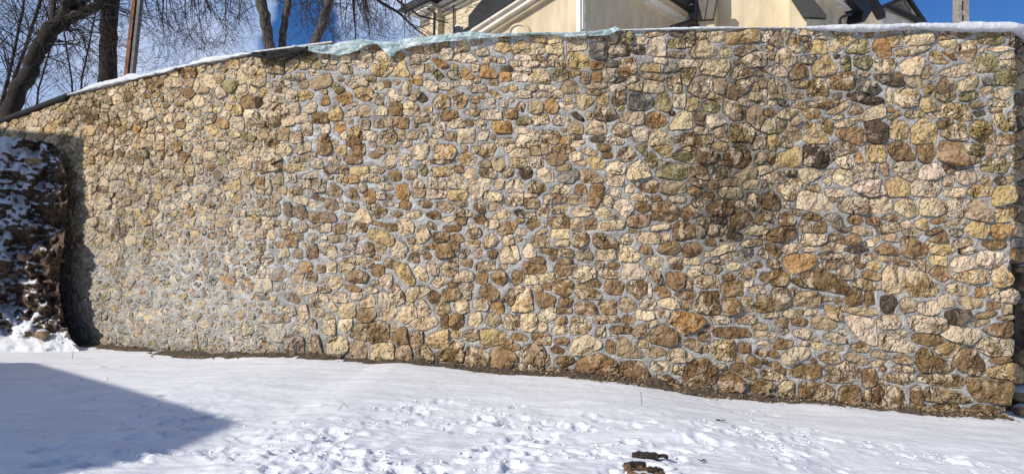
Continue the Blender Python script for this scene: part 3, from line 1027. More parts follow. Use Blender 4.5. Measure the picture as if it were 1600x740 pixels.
o 140 32 141 25 145 25 151 30 150 33
o 156 32 6 5
p 124 31 6 4
d 157 27 6 3
p 63 35 68 32 70 31 70 38 65 37
o 100 34 7 5
p 91 42 93 35 97 36 97 40 94 44
p 104 36 108 34 114 38 113 42 107 40
p 95 45 100 40 104 42 105 46 98 47
d 99 43 104 42 108 46 104 48 100 46
p 82 44 84 39 88 42 92 46 86 48
y 61 41 64 39 72 40 74 44 69 47 63 45
p 76 38 7 4
m 47 38 48 35 56 40 51 43
t 41 36 12 6 -20
p 19 45 21 40 26 42 26 47 20 47
y 27 43 30 40 36 43 34 46 28 47
p 30 52 36 47 38 50 37 54 32 55
p 12 45 9 5
d 0 45 4 45 4 50 0 52
p 4 46 7 44 7 49 5 48
o 41 48 45 43 46 49 41 50
o 50 45 56 42 60 43 60 48 54 50
p 77 46 5 6
y 111 48 115 43 121 45 121 51 113 52
y 124 50 126 44 129 42 132 46 130 51 127 52
y 145 42 147 40 154 44 152 46
p 118 38 6 4
p 132 36 6 3
t 139 40 10 3
t 124 43 4 6 -40
p 10 54 12 50 21 49 21 55 14 56
p 24 53 6 7
y 46 56 48 51 52 51 54 55 53 59 46 59
p 55 53 62 48 64 49 57 53
p 55 57 58 54 63 53 63 56 57 57
p 75 54 78 50 82 52 82 56 76 56
b 88 52 7 7
t 68 54 6 6
c 92 50 95 47 102 51 101 54 94 53
p 99 55 16 3
b 121 56 10 5
c 130 55 132 53 140 53 138 57
p 147 56 12 5
b 154 55 156 52 163 52 163 58 156 58
t 6 63 8 59 14 57 15 62 10 64
c 16 59 18 56 24 57 24 62 17 63
p 29 58 7 5
b 40 58 9 6
p 43 64 6 5
o 49 65 50 61 55 60 56 65 52 67
y 58 69 58 65 62 63 66 66 65 70
t 73 63 75 59 79 59 79 64
t 83 61 5 5
b 85 62 88 57 95 58 95 64 90 64
t 68 62 6 5
p 111 59 4 6
t 104 59 10 3
p 120 63 122 59 128 58 130 62 125 64
d 125 62 131 60 131 63 127 64
o 148 62 150 60 159 60 160 67 150 67
p 135 60 140 59 144 62 142 65
p 115 63 6 5
c 77 72 79 67 86 65 88 70 87 74 79 74
t 93 70 97 66 102 67 100 71
p 105 68 4 8
p 110 70 113 65 117 66 116 70
t 118 71 120 67 125 67 125 72
p 131 69 10 8
p 138 70 140 67 146 66 144 71 140 72
t 67 69 4 5
p 72 69 7 5
t 32 65 6 7
t 25 70 8 6
t 17 68 7 7
t 5 68 8 6
t 10 69 6 6
b 43 72 6 6
b 61 72 8 6
c 155 73 10 4
T 400 225 2.5
p 7 6 8 7
c 13 6 14 1 20 0 23 4 20 7 14 7
c 24 5 27 0 34 -1 34 4 28 6
b 38 -2 46 -2 48 4 44 7 39 6
y 53 4 6 5
b 59 5 62 0 68 0 68 6 64 9 60 7
b 71 6 74 5 79 7 76 9 71 8
b 61 10 10 4
p 49 10 6 4
p 99 8 99 1 108 1 107 6 104 10 99 9
y 112 9 113 1 123 1 125 4 123 10 114 10
y 127 9 131 4 138 9 136 13 130 13
y 139 6 142 1 148 0 150 2 148 7 142 8
c 155 -1 162 0 161 5 156 5
c 79 13 83 7 88 7 87 14 82 15
c 90 11 92 7 97 7 97 13 92 14
t 20 12 23 8 27 8 27 11 22 12
y 24 15 12 4
p 34 13 38 9 42 11 42 15 36 15
b 10 15 12 10 16 11 16 15 12 16
b 0 17 0 11 5 12 5 18
b 47 16 8 4
t 55 16 5 5
y 59 18 60 15 70 14 70 18 64 20
y 109 19 111 15 122 14 124 17 120 20 111 20
m 101 15 105 13 107 16 106 20 103 19
t 117 11 16 2
b 83 20 84 17 90 17 91 23 86 23
c 130 19 133 15 137 16 136 20 132 22
t 138 14 144 10 147 12 146 15
t 152 13 7 7
t 145 18 10 5
t 158 18 6 5
t 97 19 6 5
p 76 16 8 3
p 28 21 36 17 39 18 38 21 29 22
p 19 23 20 19 25 19 25 24
t 9 25 14 18 17 19 17 25
c 71 21 11 4
o 61 22 6 4
c 54 22 6 5 40
p 98 26 100 21 105 25 105 27 98 27
p 108 27 109 21 118 22 119 28 112 29
p 120 27 122 20 127 19 132 26 131 28
p 134 30 134 22 146 22 147 26 141 32 136 36
c 149 26 150 22 155 22 154 27 152 29
p 156 27 160 22 163 23 163 30 157 30
c 5 31 6 24 9 22 10 28 8 32
o 0 23 5 20 5 25 1 26
t 15 28 8 4
c 19 32 20 28 26 27 26 31 20 34
p 31 25 7 5
t 39 26 8 7
t 44 31 48 24 54 29 52 33 45 32
c 76 26 78 24 86 26 85 29 78 28
o 88 32 88 26 94 25 96 30 95 35 89 34
b 57 33 58 28 61 27 65 34 62 35
o 67 35 69 29 73 28 76 32 74 36 70 37
p 67 27 4 5
t 97 31 98 28 106 28 105 33 98 33
p 113 31 11 5
y 120 34 121 29 132 29 132 34 122 35
c 148 33 11 5
p 156 35 158 33 163 33 163 39 157 38
t 7 35 10 32 15 31 16 34 12 37
b 35 34 36 31 43 34 42 36
c 28 35 8 4
b 43 39 44 34 49 34 52 40 48 42
p 78 32 6 4
b 90 38 92 35 97 37 96 41 91 40
b 101 36 106 35 111 37 108 40 103 39
c 79 38 84 36 86 38 82 39
t 112 37 120 36 124 40 120 43 114 40
t 124 36 132 35 132 39 125 39
b 137 39 140 35 143 38 143 43 138 42
t 145 39 150 36 154 38 150 41 146 42
c 54 40 56 37 65 38 62 42 56 42
t 8 42 10 38 15 37 15 44 10 46
b 20 41 4 8
b 22 44 24 39 30 39 32 45 28 47
b 33 47 34 43 48 43 51 48 40 49 34 49
b 53 47 54 44 59 45 58 48
c 61 46 66 40 70 43 73 49 69 50 62 48
b 73 44 78 40 82 41 80 46 74 46
b 84 44 88 42 92 44 88 46
c 94 44 100 42 104 43 102 46 96 46
b 106 44 112 42 116 44 114 47 108 46
b 124 44 128 40 134 42 135 45 128 46
b 136 46 142 44 144 47 142 50 137 49
c 147 46 154 41 159 42 158 46 150 47
p 0 44 4 41 6 43 3 46
b -1 50 2 47 3 50 1 52
t 7 46 6 3
t 8 50 6 5
p 16 50 18 47 23 48 22 53 17 53
c 25 53 29 48 32 50 32 54 27 55
t 33 52 36 50 39 52 36 54
p 43 52 8 5
b 48 54 50 50 56 50 56 55 51 57
c 60 53 4 6
b 66 52 6 5
c 89 54 90 47 96 47 99 51 98 56 92 57
c 100 58 102 52 107 52 109 57 106 61 102 62
t 107 51 109 48 113 52 112 54
c 116 47 122 45 124 47 120 49
b 128 48 6 4
b 117 53 120 51 128 51 127 54 120 55
y 70 58 71 54 76 53 86 58 86 62 83 64 76 62
b 77 50 9 2 15
b 85 52 6 4
b 131 57 134 53 140 53 141 57 136 59
c 147 50 8 5
b 151 54 155 49 160 48 163 52 160 56 152 57
t 3 56 6 5
c 7 57 10 53 13 55 12 59 8 60
o 20 57 7 5
c 32 60 36 56 40 58 36 61
t 27 58 5 4
t 51 59 10 4
t 58 60 64 58 68 57 66 60 60 61
b 116 58 9 5
b 125 59 7 4
c 142 62 144 58 148 56 152 61 148 64 143 65
p 158 60 6 6
t 135 62 8 4
t 0 65 2 60 6 61 6 66 1 68
o 15 63 3 3
o 22 62 7 4
b 32 70 33 63 38 63 39 70 34 72
b 24 69 26 65 29 66 29 71 25 71
c 14 71 16 65 20 65 21 70
t 45 69 46 64 50 64 51 71 46 72
p 53 67 58 62 62 61 66 64 66 68 54 69
b 71 66 5 8
t 78 65 6 5 30
p 85 67 89 61 93 62 95 66 92 72 86 70
b 113 71 113 63 116 61 122 62 124 70 115 71
b 125 64 4 5
t 126 71 130 66 134 66 132 70
b 96 72 98 68 102 68 102 74 97 74
b 105 71 107 67 110 70 109 73
p 136 68 140 65 142 68 139 72
b 145 68 148 66 151 67 150 71 146 71
c 153 68 156 64 163 64 163 74 153 74
p 3 73 4 70 10 69 12 74 6 76
c 60 73 9 4
c 66 72 6 4
T 400 410 2.5
o 27 4 28 0 34 0 36 4 32 6 28 6
b 41 4 4 4
p 47 3 6 6
c 53 6 53 0 62 -2 62 3 56 7
p 70 1 7 4
t 85 1 8 5
b 72 6 74 2 80 2 80 7 76 9 73 8
y 87 5 90 1 94 1 100 12 98 14 94 14
c 99 5 102 2 106 5 108 10 106 12 102 10
c 106 2 110 -1 114 3 114 7 110 8
t 115 3 119 0 126 1 126 5 122 9 119 8
t 137 3 140 0 149 -1 149 4 144 5 138 5
b 132 0 6 4
b 147 9 150 5 155 5 157 10 154 14 149 12
c 123 12 126 7 130 5 136 7 136 11 128 12
b 141 10 6 6
p 3 6 6 7
b 9 9 11 5 17 4 19 7 16 11 11 11
t 26 9 7 6
b 35 9 6 5
b 56 10 60 6 65 5 70 8 69 12 60 13
c 43 12 46 9 53 9 54 13 50 17 45 15
p 77 11 80 8 85 8 85 13 82 17 78 14
p 5 14 9 8
t 15 15 6 4
c 24 17 27 14 38 14 38 18 30 20 26 20
t 43 17 7 3
b 55 14 60 14 66 16 64 19 57 17
c 67 17 72 15 77 18 74 19 67 18
c 110 13 113 9 118 9 120 12 114 16
t 132 15 7 4
b 140 18 142 14 146 13 152 19 150 23 145 24 141 21
t 83 21 87 13 92 19 93 24 89 27 85 25
c 94 20 96 16 108 15 108 18 100 24 95 24
b 108 22 110 17 115 20 115 24 109 25
b 116 22 118 17 126 16 128 20 126 23 118 24
t 132 20 4 5
b 18 22 20 19 25 20 28 24 26 26 20 24
c 32 25 38 20 44 20 45 24 42 27 34 27
t 46 21 49 19 56 19 58 22 56 25 48 24
p 63 21 6 4
c 64 27 66 24 72 20 74 22 74 27 68 28
p 77 27 77 19 81 19 84 22 83 28 78 28
t 4 21 8 4
b 156 21 160 16 163 18 163 28 158 26
p 141 26 8 7
o 147 28 148 25 154 25 155 31 150 32
c 124 27 126 23 132 24 133 30 128 32 125 29
t 112 31 113 25 120 25 122 31 114 33
c 101 30 102 25 105 23 109 30 107 34 102 33
c 12 28 14 27 24 28 25 32 22 34 16 30
c 45 27 48 25 51 29 48 31
t 36 32 38 28 42 29 43 33 38 35
c 26 36 28 27 32 27 33 34 30 39 27 37
c 51 32 54 26 62 25 62 34 54 34
b 64 35 65 29 74 28 75 34 70 38 65 36
c 77 33 80 29 87 27 88 31 84 36 78 35
c 88 35 91 29 97 24 100 30 100 34 93 38
c 133 39 134 32 140 31 141 36 138 40
t 144 35 146 32 152 32 153 37 149 40 144 38
c 155 38 157 33 163 32 163 42 156 41
b 121 40 122 33 129 32 130 40 126 42
c 95 39 100 35 112 34 114 38 106 42 98 41
b 118 37 4 7
c 42 44 42 36 44 32 49 33 50 45 46 45
p 52 40 52 36 60 35 60 40 56 44
b 33 38 36 35 38 38 38 42
t 66 40 8 4
t 14 35 12 4
b 70 47 71 38 78 37 83 39 83 48 76 50 71 49
t 84 43 85 38 88 38 88 43
b 84 48 90 41 94 41 95 50 90 51
p 8 44 10 39 17 37 19 41 17 49 12 49
c 28 42 9 4 10
t 64 45 9 5
t 96 51 97 44 104 43 104 50 99 54
y 107 48 112 44 120 42 120 53 113 54 108 51
c 125 45 6 4
t 130 48 131 43 139 42 139 48 132 49
y 141 42 150 42 156 45 155 50 149 51 142 53
t 121 51 122 49 130 50 129 54 122 54
b 18 57 18 48 22 45 30 47 30 57 26 58
t 33 56 33 46 39 46 42 56 36 58
c 45 59 45 47 56 46 58 54 54 58 48 59
t 60 58 59 51 64 48 69 50 69 61 62 61
c 72 61 72 52 78 50 86 51 86 60 78 62
t 88 61 88 52 96 52 98 60 92 62
t 101 59 100 54 106 51 111 57 111 62 104 62
b 113 61 114 56 120 54 129 54 130 61 122 63
t 131 62 132 53 142 54 145 58 145 65 134 65
b 147 65 148 54 153 52 160 54 163 60 162 66 152 67
t 0 54 6 49 12 52 16 56 10 57 1 57
b 158 51 5 6
T 0 225 2.5
c 148 8 157 7 157 16 150 14
y 143 24 150 22 150 28 146 31
t 109 11 115 10 114 17 110 17
o 117 42 120 38 122 44 118 47
c 124 41 129 39 128 44 124 45
y 145 35 148 31 151 33 149 38
y 97 27 100 24 101 34 97 34
y 104 27 107 23 110 30 104 32
p 69 23 74 23 73 30 69 30
b 71 50 75 48 74 60 70 61
p 88 34 91 31 94 34 92 37
c 59 42 62 41 62 45 59 45
T 0 400 2.5
o 138 12 143 11 147 14 146 20 140 21
o 151 16 155 13 159 18 156 23 152 21
b 125 4 128 1 133 2 132 7 126 7
y 70 5 73 3 74 9 70 12
t 118 47 123 46 124 58 119 57
t 126 49 129 48 130 58 126 58
b 61 28 64 24 65 32 62 34
'''

# ------------------------------------------------------------------ the place in plan: wall line and ground heights
HTOP = 375/FP*10.35             # wall top over the eye
D0 = 10.35
_kx = np.array([-900, -500, -250, -150, 0, 100, 200, 300, 400, 520, 640, 800, 940, 1150, 1584, 1750.])
_kr = np.array([6.0, 3.4, 2.45, 2.05, 1.62, 1.395, 1.28, 1.185, 1.115, 1.085, 1.06, 1.035, 1.012, 1.0, 1.0, 1.46])
_gx = np.arange(-900, 1751, 1.0)
_gr = np.interp(_gx, _kx, _kr)
_k = np.exp(-(np.arange(-60, 61)/24.0)**2); _k /= _k.sum()
_gs = np.convolve(np.pad(_gr, 60, mode='edge'), _k, mode='valid')
_w = sstep(1480, 1560, _gx); _gr = _gs*(1-_w)+_gr*_w
def DW(px): return D0*np.interp(px, _gx, _gr)
def P(px, py, D):
    return ((px-800)/FP*D, D, EYE+(HOR-py)/FP*D)
def wallpt(px, py, d=0.0):
    """point on the wall face met by the sight line (px, py), moved d metres out along the face normal"""
    px = np.asarray(px, float); py = np.asarray(py, float)
    D = DW(px); X = (px-800)/FP*D; Z = EYE+(HOR-py)/FP*D
    e = 1.0
    D1, D2 = DW(px-e), DW(px+e)
    tx = (px+e-800)/FP*D2-(px-e-800)/FP*D1; ty = D2-D1
    L = np.hypot(tx, ty); nx, ny = ty/L, -tx/L
    return np.stack([X+nx*d, D+ny*d, Z], -1)
# snow edge along the foot of the wall, photo pixels
_bx = np.array([-900, -200, 0, 130, 160, 200, 240, 330, 400, 507, 550, 588, 628, 696, 776, 830, 900, 980, 1025, 1100, 1200, 1270, 1352, 1435, 1517, 1600, 1800.])
_by = np.array([560, 541, 540, 540, 542, 546, 551, 557, 558, 561, 565, 570, 568, 575, 583, 586, 590, 598, 605, 618, 628, 634, 642, 650, 655, 659, 668.])
def base_h(px):                 # depth of the snow under the eye at the wall foot
    return (np.interp(px, _bx, _by)-HOR)/FP*(DW(px)-0.25)
_hx = np.interp(_gx, _gx, (_gx-800)/FP*DW(_gx)); _hh = base_h(_gx)
_o = np.argsort(_hx); _hx = _hx[_o]; _hh = _hh[_o]
_k2 = np.exp(-(np.arange(-40, 41)/14.0)**2); _k2 /= _k2.sum()
_hsm = np.convolve(np.pad(_hh, 40, mode='edge'), _k2, mode='valid')
def ground0(X, Y):
    h = np.interp(X, _hx, _hh); hs = np.interp(np.clip(X*0.9, -7, 6.4), _hx, _hsm)
    w = sstep(3.0, 0.3, np.interp(X, _hx, DW(_gx)[_o])-Y)
    return EYE-(hs*(1-w)+h*w)

ZTOP = EYE+HTOP
def top_py(px): return HOR-HTOP*FP/DW(px)

# ------------------------------------------------------------------ ground: one snow sheet, finely built where the camera sees it
def tracks():
    lines = [([(250, 655), (420, 668), (560, 645), (700, 645), (830, 664), (980, 672), (1130, 664), (1260, 690), (1400, 706), (1560, 726)], 75, 9),
             ([(300, 700), (400, 715), (560, 712), (620, 735), (800, 728), (870, 706)], 70, 14),
             ([(480, 668), (530, 690), (470, 712), (440, 735)], 22, 8),
             ([(780, 690), (800, 715), (770, 738)], 14, 7), ([(640, 640), (740, 652), (860, 660)], 22, 8),
             ([(1080, 650), (1160, 665), (1210, 690), (1280, 700)], 40, 12), ([(900, 690), (960, 712), (1100, 716)], 22, 12),
             ([(60, 600), (120, 590), (200, 640), (330, 655)], 22, 14), ([(40, 690), (150, 690), (260, 680)], 18, 12)]
    out = []
    for pts, n, j in lines:
        pts = np.array(pts, float); L = np.r_[0, np.cumsum(np.hypot(*np.diff(pts, axis=0).T))]
        for k in range(int(n*1.5)):
            q = RNG.uniform(0, L[-1]); x = np.interp(q, L, pts[:, 0])+RNG.normal()*22; y = np.interp(q, L, pts[:, 1])+RNG.normal()*j*1.5
            h = 1.5
            for _ in range(4):
                D = FP*h/max(y-HOR, 60); h = EYE-float(ground0((x-800)/FP*D, D))
            out.append(((x-800)/FP*D, D, RNG.uniform(0, pi), RNG.choice([RNG.uniform(0.025, 0.06), RNG.uniform(0.06, 0.13)], p=[.6, .4]), RNG.uniform(0.45, 1.0)))
    return out
def detail_height(X, Y):
    u = X*0.96+Y*0.10; v = Y-X*0.07
    z = 0.035*fbm(X*0.35, Y*0.5, 1.3, 3)
    z = z+0.014*fbm(u*0.9, v*4.2, 4.0, 4)
    r = noise3(u*2.2, v*11.0, 8.0); z = z+0.008*np.maximum(0, r)+0.004*fbm(u*5, v*17, 2.0, 3)
    near = sstep(9.5, 6.0, Y)
    z = z+near*0.016*fbm(u*1.6, v*3.2, 9.0, 4)
    z = z+sstep(9.5, 7.5, Y)*(0.010*np.abs(fbm(X*2.6, Y*4.0, 7.7, 3))+0.007*fbm(X*7+Y, Y*9, 3.1, 3)*sstep(-0.2, 0.5, noise3(X*0.9, Y*1.3, 6.6)))
    lump = sstep(0.0, 0.6, fbm(X*1.1+3, Y*1.8, 5.0, 3))*near
    z = z+lump*0.016*fbm(X*9, Y*13, 3.3, 4)
    z = z+0.006*np.maximum(0, fbm(u*3.0, v*10, 6.0, 3))**1.5
    return z
NX = np.concatenate([-np.geomspace(900, 16, 22), np.arange(-15.5, -9, 0.09), np.arange(-9, 9.5, 0.02), np.arange(9.5, 14, 0.12), np.geomspace(14.5, 900, 22)])
ys = [4.2]
while ys[-1] < 15.2: ys.append(ys[-1]+max(0.014, ys[-1]**2/(FP*1.5)*1.25))
NY = np.concatenate([-np.geomspace(900, 2, 24), np.arange(-1.5, 4.1, 0.3), np.array(ys), np.array([16, 18, 22, 30, 45, 70, 120, 250, 500, 900.])])
GX, GY = np.meshgrid(NX, NY)
GZ = ground0(GX, GY)+detail_height(GX, GY)*((GY > 1) & (GY < 17) & (np.abs(GX) < 13))
TR_ = tracks(); TD = np.zeros_like(GZ)
for (tx, ty, ta, tr, td) in TR_:
    i0, i1 = np.searchsorted(NX, [tx-0.6, tx+0.6]); j0, j1 = np.searchsorted(NY, [ty-0.6, ty+0.6])
    x = GX[j0:j1, i0:i1]-tx; y = GY[j0:j1, i0:i1]-ty
    if x.size == 0: continue
    a = x*cos(ta)+y*sin(ta); b = -x*sin(ta)+y*cos(ta)
    q = np.hypot(a/(tr*1.5), b/(tr*0.8))+0.25*noise3(GX[j0:j1, i0:i1]*14, GY[j0:j1, i0:i1]*14, tr*40)
    rough = noise3(GX[j0:j1, i0:i1]*22, GY[j0:j1, i0:i1]*22, 3.0)
    TD[j0:j1, i0:i1] += td*min(tr, 0.09)*0.36*(-sstep(1.0, 0.6, q)+0.45*np.exp(-((q-1.2)/0.25)**2)*(0.7+rough*1.1))
GZ += np.where(TD > 0, 0.020*np.tanh(TD/0.020), 0.045*np.tanh(TD/0.045))
def grid_faces(nx, ny):
    a = np.arange(nx*ny).reshape(ny, nx)
    return np.stack([a[:-1, :-1], a[:-1, 1:], a[1:, 1:], a[1:, :-1]], -1).reshape(-1, 4)
def fast_mesh(name, V, F, mat, parent=None, smooth=True):
    me = bpy.data.meshes.new(name); V = np.asarray(V, np.float32); F = np.asarray(F, np.int32)
    me.vertices.add(len(V)); me.vertices.foreach_set('co', V.ravel())
    k = F.shape[1]
    me.loops.add(F.size); me.loops.foreach_set('vertex_index', F.ravel())
    me.polygons.add(len(F)); me.polygons.foreach_set('loop_start', np.arange(0, F.size, k, dtype=np.int32))
    me.polygons.foreach_set('loop_total', np.full(len(F), k, np.int32))
    me.polygons.foreach_set('use_smooth', np.full(len(F), smooth))
    me.update(calc_edges=True); me.materials.append(mat)
    o = bpy.data.objects.new(name, me); COL.objects.link(o)
    if parent: o.parent = parent
    return o
g = fast_mesh('snowy_ground', np.stack([GX, GY, GZ], -1).reshape(-1, 3), grid_faces(len(NX), len(NY)), M['snow'])
tag(g, 'white trampled snow sloping gently down to the right before the wall', kind='structure')

# raised terrace behind the wall, to the horizon
px_ = np.arange(-880, 1740, 12.0)
front = wallpt(px_, np.full_like(px_, 200.0), -0.30)[:, :2]
rows = []
for k, s in enumerate([0, 0.4, 1.2, 3, 6, 12, 25, 60, 150, 400, 900]):
    d = front/np.hypot(front[:, 0], front[:, 1])[:, None]
    xy = front+d*s if s else front
    z = np.full(len(xy), ZTOP-0.16-0.25*min(1, s/3))+(0.0 if s == 0 else 0.05*fbm(xy[:, 0], xy[:, 1], 2.0, 2))
    rows.append(np.c_[xy, z])
TV = np.concatenate(rows)
tr = fast_mesh('terrace', TV, grid_faces(len(px_), len(rows))[:, ::-1], M['snow'])
tag(tr, 'snow covered terrace held up by the stone wall', kind='structure')
ZTER = ZTOP-0.42

# ------------------------------------------------------------------ the stone wall
wall = empty('stone_wall', (0, 0, 0))
tag(wall, 'tall curved retaining wall of rough tan limestone set in grey mortar', 'wall')

def smear_at(px, py):           # how far grey pointing covers the stones (0..1)
    a = sstep(560, 380, px)*sstep(330, 430, py)
    b = 0.35*sstep(650, 450, px)*sstep(200, 330, py)
    return np.clip(np.maximum(a*0.82, b), 0, 1)
def lime_at(px, py):
    # lime bloom follows the joints of the left middle field
    a = 1.3*np.exp(-((px-450)/130)**2-((py-220)/50)**2)+0.9*np.exp(-((px-520)/230)**2-((py-330)/90)**2)+0.8*np.exp(-((px-330)/200)**2-((py-430)/40)**2)
    b = 0.5*np.exp(-((px-1380)/200)**2-((py-110)/60)**2)+0.4*np.exp(-((px-900)/120)**2-((py-180)/60)**2)+0.25
    return np.clip(0.75*(a+b), 0, 1)
def damp_at(px, py):
    e = lambda cx, cy, rx, ry, a: a*np.exp(-((px-cx)/rx)**2-((py-cy)/ry)**2)
    d = e(1120, 300, 75, 105, .95)+e(1200, 250, 90, 60, .3)+e(1230, 340, 60, 60, .35)+e(605, 285, 12, 90, .6)+e(1090, 200, 14, 90, .5)+e(1160, 260, 12, 110, .5)+e(190, 360, 9, 120, .8)+e(235, 330, 8, 110, .7)+e(345, 300, 8, 60, .5)+e(1010, 125, 160, 55, .5)+e(1215, 445, 14, 60, .6)+e(130, 180, 60, 25, .8)+e(1180, 110, 90, 60, .5)+e(1480, 120, 100, 50, .3)+e(1300, 150, 80, 40, .4)+e(760, 265, 8, 70, .5)
    return np.clip(d+0.5*sstep(25, 5, np.interp(px, _bx, _by)-py)+0.25*fbm(px*0.02, py*0.012, 4.4, 3), 0, 1)

# --- mortar body
def right_edge(py):             # ragged right end of the wall under the returning corner
    return np.interp(py, [0, 395, 405, 430, 455, 500, 560, 600, 640, 700], [1700, 1700, 1578, 1570, 1578, 1574, 1577, 1573, 1562, 1560])
# top and back of the body, and the broken end
bpts = np.concatenate([np.arange(-880, 1584, 24.0), np.arange(1584, 1745, 10)])
tf = wallpt(bpts, top_py(bpts), 0.0); tb = wallpt(bpts, top_py(bpts), -0.55)
tb[:, 2] = tf[:, 2]; bb = tb.copy(); bb[:, 2] = EYE-2.6
n = len(bpts); V = np.concatenate([tf, tb, bb]); F = []
for i in range(n-1): F += [(i, i+1, n+i+1, n+i), (n+i, n+i+1, 2*n+i+1, 2*n+i)]
ob = mesh_obj('wall_core', V, F, M['mortar'], wall)
ey = np.arange(398, 668, 6.0); ep = right_edge(ey)
a = wallpt(ep, ey, -0.004); b_ = wallpt(ep-3, ey, -0.9)
V = np.concatenate([a, b_]); n = len(ey)
mesh_obj('broken_end', V, [(i, i+1, n+i+1, n+i) for i in range(n-1)], M['mortar'], wall)
# underside of the returning corner
q = np.arange(1572, 1745, 8.0); a = wallpt(q, np.full_like(q, 402.0), -0.003); b_ = wallpt(q, np.full_like(q, 402.0), -0.7); n = len(q)

# --- stones: traced outlines first, then courses of small rubble where none was traced
PAL = {'c': (0.655, 0.505, 0.305), 'p': (0.665, 0.53, 0.365), 'y': (0.57, 0.41, 0.185), 'o': (0.44, 0.25, 0.09), 't': (0.425, 0.31, 0.18),
       'b': (0.285, 0.175, 0.078), 'd': (0.105, 0.072, 0.045), 'g': (0.19, 0.17, 0.14), 'm': (0.31, 0.26, 0.12)}
NA = 36; ANG = np.arange(NA)*2*pi/NA
def star_from_poly(pts):
    pts = np.asarray(pts, float)
    a = pts; b = np.roll(pts, -1, 0); cr = a[:, 0]*b[:, 1]-b[:, 0]*a[:, 1]; A = cr.sum()/2
    if abs(A) < 1e-6: c = pts.mean(0)
    else: c = ((a+b)*cr[:, None]).sum(0)/(6*A)
    R = np.zeros(NA)
    for i, th in enumerate(ANG):
        d = np.array([cos(th), sin(th)]); best = 0
        for p, q in zip(a-c, b-c):
            e = q-p; den = d[0]*e[1]-d[1]*e[0]
            if abs(den) < 1e-9: continue
            t = (p[0]*e[1]-p[1]*e[0])/den; s = (p[0]*d[1]-p[1]*d[0])/den
            if -1e-6 <= s <= 1+1e-6 and t > best: best = t
        R[i] = best
    R = np.where(R < 1, np.median(R), R)
    Rs = (np.roll(R, 1)+R+np.roll(R, -1))/3      # knock off the corners a little
    return c, np.minimum(R*1.05, Rs*1.2+0.5)+0.55
def star_from_box(cx, cy, w, h, ang):
    th = ANG-ang; n = 7.0; w = w*1.1+1.2; h = h*1.1+1.2
    R = 1/((np.abs(np.cos(th))/(w/2))**n+(np.abs(np.sin(th))/(h/2))**n)**(1/n)
    R = R*(1+0.10*np.cos(ANG-RNG.uniform(0, 2*pi))*RNG.uniform(0.2, 1)+0.05*np.cos(3*ANG-RNG.uniform(0, 2*pi)))
    return np.array([cx, cy]), R
cen, rad, code = [], [], []
ox = oy = 0; sc = 1
for ln in STONES.strip().splitlines():
    q = ln.split()
    if q[0] == 'T': ox, oy, sc = float(q[1]), float(q[2]), float(q[3]); continue
    v = [float(z) for z in q[1:]]
    if len(v) <= 5:
        c, R = star_from_box(ox+v[0]*sc, oy+v[1]*sc, v[2]*sc, v[3]*sc, radians(v[4]) if len(v) > 4 else RNG.normal()*0.12)
    else:
        pts = [(ox+v[i]*sc, oy+v[i+1]*sc) for i in range(0, len(v)//2*2, 2)]
        c, R = star_from_poly(pts)
    cen.append(c); rad.append(R); code.append(q[0])
NTR = len(cen)
occ = np.zeros((760, 1900), bool)          # photo-pixel map of what is already stone, x offset 150
def mark(c, R, grow=0.0):
    x0, x1 = int(c[0]-R.max()-2), int(c[0]+R.max()+3); y0, y1 = int(c[1]-R.max()-2), int(c[1]+R.max()+3)
    yy, xx = np.mgrid[max(y0, 0):min(y1, 759), max(x0, -149):min(x1, 1749)]
    if yy.size == 0: return
    dx, dy = xx-c[0], yy-c[1]; th = np.arctan2(dy, dx) % (2*pi)
    r = np.interp(th, np.r_[ANG, 2*pi], np.r_[R, R[0]])+grow
    occ[yy, xx+150] |= np.hypot(dx, dy) < r
for c, R in zip(cen, rad): mark(c, R, 1.2)
# dart-thrown seeds over the unoccupied face
def region_size(x, y):
    if x > 1586: return 17, 17
    if x < 105: return 15, 15
    if x < 420:
        k = max(0, min(1, (x-200)/200))*max(0, min(1, (300-y)/120)); g = max(0, min(1, (x-150)/250))
        return 14.5+6*k+4*g, 12+6*k+4*g
    return 11, 9
seeds = []; sz = []
cell = {}
def ok_seed(x, y, r):
    gx, gy = int(x//24), int(y//24)
    for i in range(gx-1, gx+2):
        for j in range(gy-1, gy+2):
            for (a, b, w) in cell.get((i, j), ()):
                if ((a-x)/1.14)**2+((b-y)/0.90)**2 < ((r+w)/2)**2: return False
    return True
for k in range(60000):
    x = RNG.uniform(-120, 420) if k % 3 else RNG.uniform(-120, 1640); 
    y0, y1 = float(top_py(x))+3, float(np.interp(x, _bx, _by))-1
    if x > 1586: y1 = 398
    if 420 < x < 1588 and RNG.random() < 0.3: pass
    y = RNG.uniform(y0, y1)
    w, h = region_size(x, y); r = min(w, h)*RNG.choice([0.66, 0.8, 0.98, 1.2], p=[.25, .35, .25, .15])*(1.0 if x > 420 else RNG.uniform(0.72, 1.22))
    if 1578 < x < 1588: continue
    xi, yi = int(x)+150, int(y)
    rr = 3 if x > 420 else 2
    if occ[max(yi-rr, 0):yi+rr+1, xi-rr:xi+rr+1].any(): continue
    if not ok_seed(x, y, r): continue
    cell.setdefault((int(x//24), int(y//24)), []).append((x, y, r)); seeds.append((x, y)); sz.append(r)
seeds = np.array(seeds); sz = np.array(sz)
def clip_poly(poly, n, d):       # keep n.x <= d
    out = []
    for i in range(len(poly)):
        p, q = poly[i], poly[(i+1) % len(poly)]; a = p @ n-d; b = q @ n-d
        if a <= 0: out.append(p)
        if a*b < 0: out.append(p+(q-p)*(a/(a-b)))
    return out
